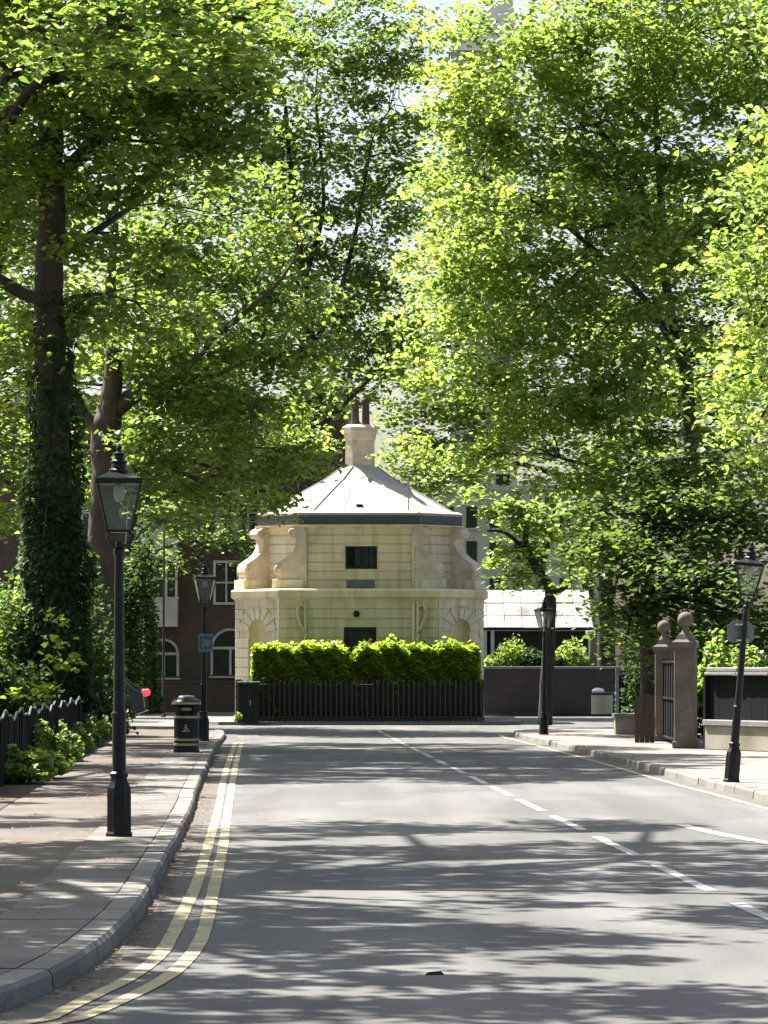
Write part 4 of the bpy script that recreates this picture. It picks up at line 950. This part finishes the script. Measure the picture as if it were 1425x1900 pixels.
tree('plane_tree','paler forked plane tree beside the ivy clad trunk on left',
     [(180,1330,70,0.46),(182,1240,70,0.38),(190,1050,70,0.34),(196,900,70,0.33),(198,790,70,0.33),(205,740,70,0.24),(212,640,70,0.17),(205,540,70,0.13),(215,400,70,0.06),(225,300,70,.015)],
     [[(205,770,70,0.22),(245,735,70,0.19),(300,700,69.5,0.16),(345,678,69,0.13),(430,600,69,0.08),(520,520,69,0.04),(570,430,69,0.012)],
      [(200,800,70,0.17),(160,770,70,0.13),(120,700,70,0.08)],
      [(330,685,69.2,0.09),(400,720,69,0.06),(470,760,69,0.035)]],
     [(330,600,69,1.6,2,0.9,.9),(300,820,70,1.0,1.5,.6,.9),(420,700,70,1.6,2,.9,1.0),(470,830,70,1.3,1.6,.65,1.0,.05),(380,890,71,1.2,1.4,.45,.9,.08),(500,900,72,.7,1,.35,.8,.12),(480,560,71,1.6,2,1.1,.9),(290,480,71,1.6,2,1.0,.8),(420,400,71,1.7,2,1.2,.9),(530,690,72,1.1,1.6,.9,.9),(260,900,71,.6,.9,.4,.6),(340,955,73,.7,.8,.3,.7,.05),(300,720,71,1.3,1.6,.7,.8),(440,930,72,.9,1,.35,.8,.1),(250,640,71,1.1,1.4,.8,.7),(560,800,73,.8,1.1,.6,.8,.12)],
     M['leaf'],M['bark_pale'],leaf=0.185,per=80,cl=0.72,dens=.85,up=.4,fs=1.36,rs=.88)
tree('plane_tree','slender dark forked tree rising behind the lodge roof',
     [(556,1330,126,0.42),(560,1050,126,0.36),(566,900,126,0.32),(578,830,126,0.27),(590,775,126,0.22),(585,700,126,0.17),(570,560,126,0.13),(545,380,126,0.10),(530,200,126,0.07)],
     [[(584,800,126,0.16),(615,775,126,0.12),(645,745,126,0.08),(690,700,126,0.05)],
      [(575,860,126,0.15),(610,835,125.8,0.10),(640,800,125.6,0.06)],
      [(590,760,126,0.12),(560,735,126,0.09),(530,715,126,0.05)],
      [(578,620,126,0.11),(540,560,126,0.09),(505,470,126,0.06)],
      [(580,640,126,0.11),(625,560,126,0.09),(660,430,126,0.07),(690,260,126,0.05)],
      [(566,520,126,0.09),(600,380,126,0.07),(585,180,126,0.05)]],
     [(470,350,127,1.8,2,1.6,.6),(540,250,127,1.8,2,1.6,.6),(560,640,126,2.4,2.4,1.6,1.0),(680,640,126,2.2,2.4,1.6,1.0),(620,520,126,2.3,2.4,1.8,.85),(520,450,126,2.2,2.2,2.0,.7),(690,420,126,2.3,2.4,2.0,.75),(590,330,126,2.3,2.3,2.0,.55),(480,260,126,2.0,2,2.0,.6),(690,230,126,2.2,2.3,2.0,.6),(560,130,126,2.4,2.3,2.2,.65),(700,70,126,2.4,2.3,1.8,.75),(610,20,126,2.6,2.3,1.8,.45),(490,40,126,2,2,1.8,.45),(520,800,127,1.4,1.5,.8,.7,.15),(640,720,127,1.2,1.4,.7,.8),(750,560,127,1.8,2,1.6,.8),(770,300,127,1.6,1.8,1.8,.65),(740,180,127,1.6,1.8,1.6,.6)],
     M['leaf_cool'],M['bark_dark'],leaf=0.185,per=78,cl=0.8,up=.4,dens=.9)
tree('plane_tree','broad pale green plane tree filling the upper right',
     [(1310,1330,88,0.44),(1306,1200,88,0.34),(1300,1080,88,0.30),(1292,950,88,0.28),(1280,800,88,0.26),(1268,660,88,0.22),(1240,560,88,0.17),(1225,350,88,0.13),(1215,150,88,0.09),(1210,-80,88,0.05)],
     [[(1268,680,88,0.14),(1200,560,88,0.12),(1110,470,87.5,0.10),(1000,380,87,0.07),(900,330,87,0.04)],
      [(1285,850,88,0.15),(1220,860,87.5,0.11),(1130,870,87,0.08),(1040,850,87,0.05)],
      [(1240,480,88,0.11),(1180,330,88,0.09),(1080,200,88,0.07),(1000,90,88,0.05)],
      [(1240,500,88,0.11),(1320,360,88,0.09),(1400,200,88,0.07)],
      [(1110,470,87.5,0.08),(1010,560,87.5,0.06),(900,640,87.5,0.04)]],
     [(980,110,87,2.3,2.6,1.5,.9,.1),(1130,60,87,2.4,2.8,1.6,1.0,.05),(1300,60,87,2.4,2.8,1.6,1.0),(1420,180,87,2,2.6,1.8,1.0),(1060,240,87,2.2,2.6,1.4,1.0,.1),(1230,260,87,2.2,2.6,1.5,1.0),(900,270,87,1.7,2,1.3,.8,.1),(960,400,86,2.0,2.4,1.3,1.0,.12),(1120,420,86,2,2.4,1.3,1.0,.1),(1290,440,87,2,2.5,1.4,1.0),(850,520,86,1.5,2,1.2,.9,.1),(980,570,86,1.8,2.2,1.2,1.0,.12),(1130,600,86,1.8,2.2,1.2,1.0,.05),(1010,720,86,1.7,2,1.1,1.0,.1),(870,700,86,1.4,1.8,1.1,.9,.12),(1150,760,86,1.6,2,1.0,1.0,-.05),(1090,880,87,1.5,1.8,.8,1.0,-.05),(820,830,88,1.0,1.3,.6,.9,.15),(850,150,88,1.2,1.6,1.2,.8,.15),(870,40,89,1.0,1.4,1.0,.6,.1),(780,480,89,.9,1.2,1.0,.7,.1),(800,350,90,.8,1.2,1.1,.6,.1),(1220,900,88,1.6,2,.9,1.0,-.1),(940,850,87,1.3,1.6,.7,.9,.08),(1340,700,88,1.8,2.2,1.4,1.0),(1380,880,89,1.6,2,1.1,1.0,-.1),(1400,420,88,1.8,2.2,1.5,1.0),(1200,-140,87,3,3,1.2,.4),(780,640,88,.9,1.3,.9,.7,.12)],
     M['leaf_lime'],M['bark'],leaf=0.155,per=92,cl=0.70,dens=1.05,up=.4,rs=.72)
tree('street_tree','small forked tree with dark trunk before the shed roof',
     [(1012,1345,104,0.22),(1016,1250,104,0.19),(1020,1150,104,0.18),(1020,1095,104,0.17),(1000,1060,104,0.14),(975,1010,104,0.10),(985,930,104,0.06)],
     [[(1020,1105,104,0.10),(1045,1092,104,0.08),(1060,1075,104,0.065),(1058,1045,104,0.05),(1075,990,104,0.03)],
      [(1002,1065,104,0.08),(1020,1000,104,0.06),(1030,930,104,0.04)],
      [(985,1030,104,0.07),(940,990,103.5,0.05),(905,985,103,0.03)]],
     [(940,960,104,.9,1.2,.6,1.2,.1),(910,1030,103,.55,.8,.5,1.2,.15),(1000,950,104,1.1,1.3,.7,1.2),(1060,960,104,1.0,1.2,.7,1.2),(980,1020,104,.8,1,.45,1.1),(1070,1030,104.5,.6,.8,.45,1.0),(890,930,103.5,.6,.8,.4,.9,.18),(945,1070,103,.45,.6,.3,.9,.1)],
     M['leaf_lime'],M['bark_dark'],leaf=0.19,per=62,cl=0.55)
tree('plane_tree','near plane tree bringing large bright leaves in from right edge',
     [(1750,1480,52,0.40),(1740,1250,52,0.33),(1720,1000,52,0.30),(1690,700,52,0.26),(1660,400,52,0.20),(1640,100,52,0.14),(1630,-200,52,0.08)],
     [[(1690,760,52,0.13),(1580,700,51,0.10),(1480,640,50,0.07),(1400,600,49.5,0.04)],[(1660,430,52,0.13),(1560,330,51,0.10),(1450,260,50.5,0.06)]],
     [(1390,560,50,.75,1.2,.7,1.1,.15),(1410,700,50,.7,1.2,.6,1.1,.15),(1380,470,50,.6,1,.5,1.0,.12),(1430,380,50.5,.8,1.3,.8,1.0,.1),(1395,800,49.5,.5,.8,.35,1.0,.1),(1500,560,51,1.3,1.8,1.5,.9,.1),(1560,250,51,1.8,2.2,1.6,.9,.1),(1600,-50,51,2.6,2.5,1.6,.8)],
     M['leaf_lime'],M['bark'],leaf=0.118,per=100,cl=0.6,up=.4,dens=1.25)
# trees in the background, left and right
tree('lime_tree','sunlit yellow green tree far behind the left fence',
     [(-40,1320,102,0.40),(-30,1000,102,0.32),(-20,700,102,0.24),(0,400,102,0.15),(10,150,102,0.07)],[],
     [(20,900,101,2.0,2.4,1.6,.9,.1),(-20,720,101,2.2,2.4,1.7,.9,.15),(150,830,103,2.0,2.4,1.5,.8,.1),(40,540,101,2.4,2.6,1.9,.9,.2),(170,620,103,2.0,2.2,1.6,.8,.15),(20,360,102,2.4,2.6,1.9,.8,.2),(60,180,103,2.2,2.4,1.9,.7,.25),(200,420,104,2.0,2.2,1.8,.6,.1),(240,720,105,1.6,2,1.4,.7,.1),(30,20,103,2.2,2.4,1.9,.7,.25)],
     M['leaf_lime'],M['bark_dark'],leaf=0.20,per=62,cl=0.85)
tree('lime_tree','mid green tree behind the forked plane tree on left',
     [(236,1335,122,0.26),(238,1150,122,0.22),(250,900,122,0.18),(290,600,121,0.13),(320,300,120,0.07)],[],
     [(330,950,119,1.6,1.8,.8,.7),(420,960,119,1.7,1.8,.8,.8),(380,800,119,2.2,2.2,1.4,.9,.1),(390,710,119,2,2.2,1.5,.9),(320,640,119,2.2,2.2,1.7,.9,.1),(350,520,119,2.3,2.2,1.8,.8,.05),(340,400,119,2.3,2.2,1.9,.7,.1),(330,220,119,2.3,2.2,2.0,.6),(300,120,119,2.3,2.2,2.0,.6),(300,1040,118,.9,1.2,.7,.8,-.1),(440,1010,118,1.0,1.2,.45,.8,-.1)],
     M['leaf_cool'],M['bark_dark'],leaf=0.20,per=60,cl=0.85,fs=1.065)
tree('lime_tree','shaded green tree behind the gate posts on right',
     [(1210,1340,102,0.35),(1205,1200,102,0.28),(1200,1000,102,0.16),(1192,930,102,0.08),(1186,880,102,.02)],[],
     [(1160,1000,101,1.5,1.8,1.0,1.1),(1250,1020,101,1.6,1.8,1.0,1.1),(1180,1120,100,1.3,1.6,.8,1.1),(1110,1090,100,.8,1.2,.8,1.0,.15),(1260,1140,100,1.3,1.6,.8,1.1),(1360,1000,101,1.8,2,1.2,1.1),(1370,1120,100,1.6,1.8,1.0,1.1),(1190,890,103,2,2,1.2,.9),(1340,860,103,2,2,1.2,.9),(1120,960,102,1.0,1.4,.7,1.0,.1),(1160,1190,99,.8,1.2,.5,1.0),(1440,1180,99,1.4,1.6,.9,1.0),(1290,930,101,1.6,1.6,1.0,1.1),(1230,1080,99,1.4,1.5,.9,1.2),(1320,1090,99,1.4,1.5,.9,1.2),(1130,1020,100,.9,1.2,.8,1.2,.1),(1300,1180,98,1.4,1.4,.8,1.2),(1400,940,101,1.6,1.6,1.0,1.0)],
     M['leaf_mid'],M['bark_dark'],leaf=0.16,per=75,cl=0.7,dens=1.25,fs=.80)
tree('lime_tree','tall green tree behind the pale plane on the far right',
     [(1130,1330,150,0.4),(1120,1000,150,0.3),(1100,600,150,0.2),(1080,200,150,0.1)],[],
     [(1160,700,148,2.6,2.4,2.0,1.0),(1300,690,148,2.4,2.4,2.0,1.0),(1200,450,149,2.6,2.4,2.0,.9),(960,760,148,2.8,2.4,1.8,.9),(900,560,148,3,2.4,2.4,.8),(1080,600,148,3.2,2.6,2.4,.9),(1250,560,148,3.4,2.6,2.6,.9),(980,340,149,3.2,2.6,2.6,.7),(1180,320,149,3.4,2.6,2.6,.8),(1380,350,149,3.2,2.6,2.8,.9),(1120,100,149,3.4,2.6,2.6,.7),(1340,80,149,3.4,2.6,2.8,.8),(1100,830,148,3,2.4,1.8,.8),(800,760,149,1.9,2,1.7,1.1,.15),(770,860,149,1.6,1.8,1.3,1.1,.2),(760,650,149,1.8,2,1.6,.9,.1),(840,860,149,1.6,1.8,1.2,1.0,.2),(850,400,149,2,2,2.4,.9,.1),(880,200,149,1.8,2,2.2,.8,.1),(1300,800,148,3.2,2.5,2.2,.9),(1420,650,148,3,2.5,2.6,.9)],
     M['leaf_cool'],M['bark_dark'],leaf=0.24,per=55,cl=1.0,twig=False)
# mostly unseen trees on the left, added so their shade falls on the road
def shade(label,X,Y,ells,dens=1.0):
    px=lambda x,y:CX+x*F/y; py=lambda z,y:HZ-(z-CAMH)*F/y
    T=[(px(X,Y),py(PZ,Y),Y,0.5),(px(X,Y),py(3,Y),Y,0.4),(px(X+.2,Y),py(7,Y),Y,0.33),(px(X+.3,Y),py(11,Y),Y,0.24),(px(X+.2,Y),py(15,Y),Y,0.1)]
    tree('plane_tree',label,T,[],[(px(x,y),py(z,y),y,a,b,c,dn) for x,y,z,a,b,c,dn in ells],M['leaf'],M['bark'],leaf=0.18,per=85,cl=0.5,dens=dens*1.02,cat='tree',twig=False)
shade('plane tree by the near left pavement shading the foreground road',-8.2,33,
  [(-5.5,27,10.5,2.2,2.0,1.2,.8),(-7.5,30,12.5,2.4,2.2,1.4,.8),(-3.5,30.5,10.8,1.8,1.8,1.0,.8),(-5,34.5,11.5,2.2,2.0,1.2,.9),(-8.5,35,13.5,2.4,2.2,1.4,.8),(-2.2,35,11.0,1.8,1.8,.9,.8),(-6.5,39,12.5,2.2,1.8,1.2,.9),(-3.4,39.3,12,1.8,1.6,1.0,.9),(-9.5,31,9,1.8,2,1.4,.8),(-0.6,31.5,10.5,1.5,1.6,.8,.7),(-4.8,23.5,9.5,1.8,1.8,1.0,.7),(-7.6,28,8.6,1.8,2,1.3,.9),(-9,25,9.5,2,2,1.5,.9),(-8.6,31,8.2,1.8,1.8,1.3,.9),(-6.6,24,8.0,1.4,1.5,.9,.8),(-8,36.5,10.2,2,1.6,1.4,.9),(-6,43.5,11.8,1.8,1.5,1.0,1.0),(-3.3,44.2,11.8,1.6,1.4,.8,1.0),(-8.8,43,12.5,2,1.6,1.2,.9),(-1.2,39.5,11.2,1.4,1.4,.8,.8),(-9,30,9,1.5,1.6,1,.9),(-10.2,33,10,1.7,1.7,1.1,.9),(-7,31.8,9.3,1.4,1.5,.9,.9),(-6.2,27,9.2,1.4,1.4,.9,.9),(-10,27.5,10.5,1.7,1.7,1.1,.9)])
shade('plane tree nearer than the left lamp shading the road bottom',-9.5,20,
  [(-6.5,20,9.5,2.0,2.0,1.2,.7),(-8.5,23,11.5,2.2,2.0,1.4,.8),(-3.8,21.5,8.8,1.4,1.6,.9,.6),(-10,19,11,2.2,2.2,1.6,.8),(-7,17,10.5,2.0,1.8,1.2,.8)])
shade('plane tree behind the boarded fence shading the middle road',-10.0,84,
  [(-7.8,76,15.5,2.6,2.0,1.6,.8),(-9.8,82,14,2.6,2.4,1.8,.9),(-8.2,87,17,2.8,2.2,1.8,.8),(-11,88,18,2.6,2.2,1.8,.8),(-5.8,80,17.2,2.2,2.0,1.3,.8),(-12,80,16,2.4,2.2,1.8,.8)])

shade('unseen plane tree outside the left frame edge added to shade the pavement',-10.2,54,
  [(-8.2,50,8.0,1.5,1.8,1.1,.9),(-8.8,55,8.6,1.6,1.8,1.1,.9),(-7.8,59,8.2,1.2,1.6,.9,.9),(-9.5,47,7.6,1.6,1.8,1.1,.9),(-9,62,9.5,1.6,1.8,1.2,.9)])
shade('plane tree on the left with high crowns added to shade the middle road',-9.6,78,
  [(-7.2,74,12.6,2.0,1.8,1.2,1.0),(-5,76,13.2,1.8,1.8,1.1,.9),(-8.5,79,12,2.0,1.8,1.3,1.0),(-6.2,82,14.5,2.0,1.8,1.2,.9),(-4.2,71,13.6,1.6,1.6,1.0,.8),(-7,64,13.5,1.8,1.6,1.1,.9),(-4.8,66,14.2,1.6,1.6,1.0,.9),(-9,68,12.5,1.8,1.8,1.2,.9),(-3.6,63,12.9,1.5,1.6,1.0,.9),(-2.4,67.5,14.0,1.5,1.6,1.0,.7),(-4.6,59.5,12.6,1.5,1.5,.9,.9),(-9,61,13.5,2,1.8,1.3,.9),(-10,72,15,2,2,1.4,.9)]+[(x,y,max(14.9,1.7+.188*y+1.5)+.4*((i*7)%3),1.65,1.55,.8,1.5) for i,(x,y) in enumerate([(-10.5,62.5),(-8.3,63.5),(-6.2,62.8),(-9.4,66.5),(-7,67),(-4.6,66),(-10.5,70),(-8.2,71),(-5.8,70.5),(-9.5,74.5),(-7,75),(-4.8,74.5),(-8,79),(-5.6,79.5)])])  # last crowns sit above the view, put there for their shadow
# ---- ivy, hedges, shrubs on the left
def ivy(label,px_c,d,y0,y1,rad,n):
    root=tag(empty('ivy',P(px_c,y1,d)-Vector((0,0,0))),label,'ivy'); o=np.array(P(px_c,y1,d))
    t=rng.uniform(0,1,n)**1.35*1.25; t=np.where(rng.uniform(0,1,n)<np.clip((t-0.55)/0.7,0,1)*0.85,rng.uniform(0,0.6,n),t); z=np.array([P(px_c,y1+(y0-y1)*q,d).z for q in t]); a=rng.uniform(0,2*np.pi,n)
    rr=(rad*(1-0.42*t)*(1+0.16*np.sin(3*a+z*2.1)+0.12*np.sin(z*3.7)))*rng.uniform(.85,1.12,n)
    C=np.stack([o[0]+rr*np.cos(a),o[1]+rr*np.sin(a),z],1)-o
    nrm=np.stack([np.cos(a),np.sin(a),0.5+0*a],1)
    leaf_mesh('foliage',C,0.12*rng.uniform(.6,1.3,n),M['leaf_dark'],root,up=0.6,var=rng.normal(.4,.2,n),tilt=nrm,droop=0.6)
    st=MB()
    for k in range(5):
        ph=random.uniform(0,6.28); st.tube([(0.86*rad*(1-.3*q)*math.cos(ph+q*1.3),0.86*rad*(1-.3*q)*math.sin(ph+q*1.3),z_) for q in np.linspace(0,1,9) for z_ in [(P(px_c,y1+(y0-y1)*q,d).z-o[2])]],[0.03-0.02*q for q in np.linspace(0,1,9)],5)
    st.build('stems',M['bark_dark'],root)
ivy('dark ivy clothing the lower trunk of the left plane tree',101,75,700,1320,0.80,11500)
bush('clipped_bush','rounded dark green clipped bush behind fence at left edge',(P(5,1300,66).x-0.1,66.5,0.1),(0.95,0.7,1.75),6500,M['leaf_dark'],0.085,up=0.3,vr=0.6)
bush('evergreen_bush','dark evergreen mass behind the plane trunks on the left',(P(60,1300,84).x,84,0.1),(2.6,1.6,4.0),9000,M['leaf_dark'],0.15,cat='bush')
bush('evergreen_bush','dark tall evergreen right of pale forked trunk behind the car',(P(252,1300,121).x,121,0.1),(1.0,0.9,6.2),7000,M['leaf_dark'],0.15,cat='bush')
bush('evergreen_bush','dark tall bush behind clipped bush at the far left edge',(P(-10,1300,75).x,75,0.1),(1.5,1.2,3.0),6000,M['leaf_cool'],0.13,cat='bush',vr=.3)
# bright sapling
sap=[(104,1380,58.5,0.03),(106,1300,58.5,0.022),(100,1220,58.5,0.016),(112,1130,58.5,0.008)]
tree('sapling','bright leaved young sapling in front of the ivy trunk',sap,[[(105,1280,58.5,0.012),(135,1235,58.4,0.008),(150,1210,58.4,0.005)],[(103,1260,58.5,0.012),(75,1225,58.5,0.007)]],
     [(112,1140,58.5,.16,.16,.12,14),(98,1185,58.5,.2,.18,.12,12),(85,1225,58.5,.2,.18,.1,12),(118,1235,58.4,.22,.2,.12,12),(140,1215,58.4,.12,.12,.08,12),(70,1262,58.5,.25,.2,.12,12),(110,1275,58.5,.25,.2,.12,12),(20,1285,58.5,.3,.25,.14,12),(60,1290,58.6,.3,.2,.12,12)],
     M['leaf_hedge'],M['bark_dark'],leaf=0.15,per=6,cl=0.22,dens=1.2,twig=False,sides=8,up=0.5)
SH='low shrubs along the left fence'
for dd,ox_,r,n,m,lab in ((49.0,.22,(.36,.7,.42),1300,'leaf','low green shrub at the left frame edge under the fence'),
    (51.5,.34,(.34,.6,.36),1200,'leaf_lime','pale yellow green shrub spilling onto left pavement'),
    (55.5,.26,(.30,.8,.62),1300,'leaf','green shrub against fence below the sapling'),
    (61,.22,(.28,.9,.55),1300,'leaf_cool','cool green low shrub at fence beyond the sapling'),
    (67,.22,(.28,1.0,.42),1000,'leaf','low shrub at fence foot left of near lamp post'),
    (73,.24,(.28,.8,.5),800,'leaf_lime','bright tuft of leaves just left of near lamp post'),
    (80,.2,(.26,1.0,.4),700,'leaf_cool','dull green weeds hidden partly by the near lamp post'),
    (89,.25,(.34,.9,.6),900,'leaf_cool','green weed clump right of near lamp post by parked car')):
    bush('low_shrub',lab,(FX(dd)+ox_,dd,PZ),r,n,M[m],0.095,group=SH,up=0.4)
# ---- shrubs on the right
for px,dd,z,r,n,m,lab in ((945,127.5,1.2,(1.25,.8,1.3),3600,'leaf','dense green shrub above brick wall beside lodge corner'),
    (1058,127.5,1.2,(1.15,.8,1.25),3400,'leaf_lime','yellowish shrub above brick wall right of the small tree'),
    (1003,127.2,1.3,(.8,.6,1.0),2200,'leaf_dark','dark shrub between two lighter shrubs over brick wall'),
    (1330,72.5,0.9,(.55,.6,1.2),1800,'leaf_lime','yellow green shrub rising over coping right of gate post'),
    (1405,71.5,0.6,(.7,.7,1.4),2000,'leaf','green shrub above garden wall behind the leaning lamp'),
    (1205,88,0.1,(.6,.8,2.2),2600,'leaf_dark','dark shrub behind the gate posts and boarded panel'),
    (1290,82,0.1,(1.2,.9,2.4),3600,'leaf_dark','dark shrub behind garden wall right of gate posts'),
    (1176,98,0.1,(.55,.7,2.3),1800,'leaf_dark','dark narrow shrub behind the tall black railing')):
    bush('garden_shrub',lab,((px-CX)*dd/F,dd,z),r,n,M[m],0.13,group='garden shrubs on the right',up=0.35)
# weeds and fallen leaves
w0=bush('weed','small weed at the foot of the street cabinet',(P(442,1330,105.6).x,105.6,0.1),(.12,.12,.28),60,M['leaf_lime'],0.09,cat='weed',stems=4)
n=900
i0=rng.integers(4,70,n); pts=np.array([[kl[k].x,kl[k].y] for k in i0]); offx=rng.exponential(0.10,n)+0.02
C=np.stack([pts[:,0]+offx,pts[:,1]+rng.uniform(-.5,.5,n),np.full(n,0.018)],1)
lt=leaf_mesh('fallen_leaves',C,0.035*rng.uniform(.5,1.6,n),M['litter'],None,up=0.9); tag(lt,'brown fallen leaves lying in the left gutter','leaf litter')
n=500; C=np.stack([rng.uniform(-5.5,-2.2,n),rng.uniform(20,60,n),np.full(n,PZ+0.012)],1); C=C[(C[:,0]<np.interp(C[:,1],[p.y for p in kl[:95]],[p.x for p in kl[:95]])-0.3)]
lt=leaf_mesh('fallen_leaves',C,0.04*rng.uniform(.5,1.5,len(C)),M['litter'],None,up=0.9); tag(lt,'scattered dry leaves on the left pavement','leaf litter')
c=P(806,1809,F*CAMH/(1809-HZ)); db=tag(empty('bark_debris',(c.x,c.y,0.0),0.3),'small dark piece of bark lying on the near road','debris')
MB().add([(-.055,-.015,.003),(.05,-.02,.003),(.06,.012,.003),(-.05,.02,.003),(-.04,-.008,.018),(.035,-.01,.022),(.04,.006,.02),(-.035,.01,.016)],[(0,3,2,1),(4,5,6,7),(0,1,5,4),(1,2,6,5),(2,3,7,6),(3,0,4,7)]).build('bark_piece',M['bark_dark'],db)
ck=[Vector((x,26.0+0.04*math.sin(x*9)+.02*math.sin(x*23),0)) for x in np.linspace(-1.62,-1.12,14)]
o=strip_bm(MB(),ck,0.022,0.0085,0.0).build('road_crack',M['black_matt']); o['kind']='structure'
print('LEAVES',LEAFCOUNT[0])
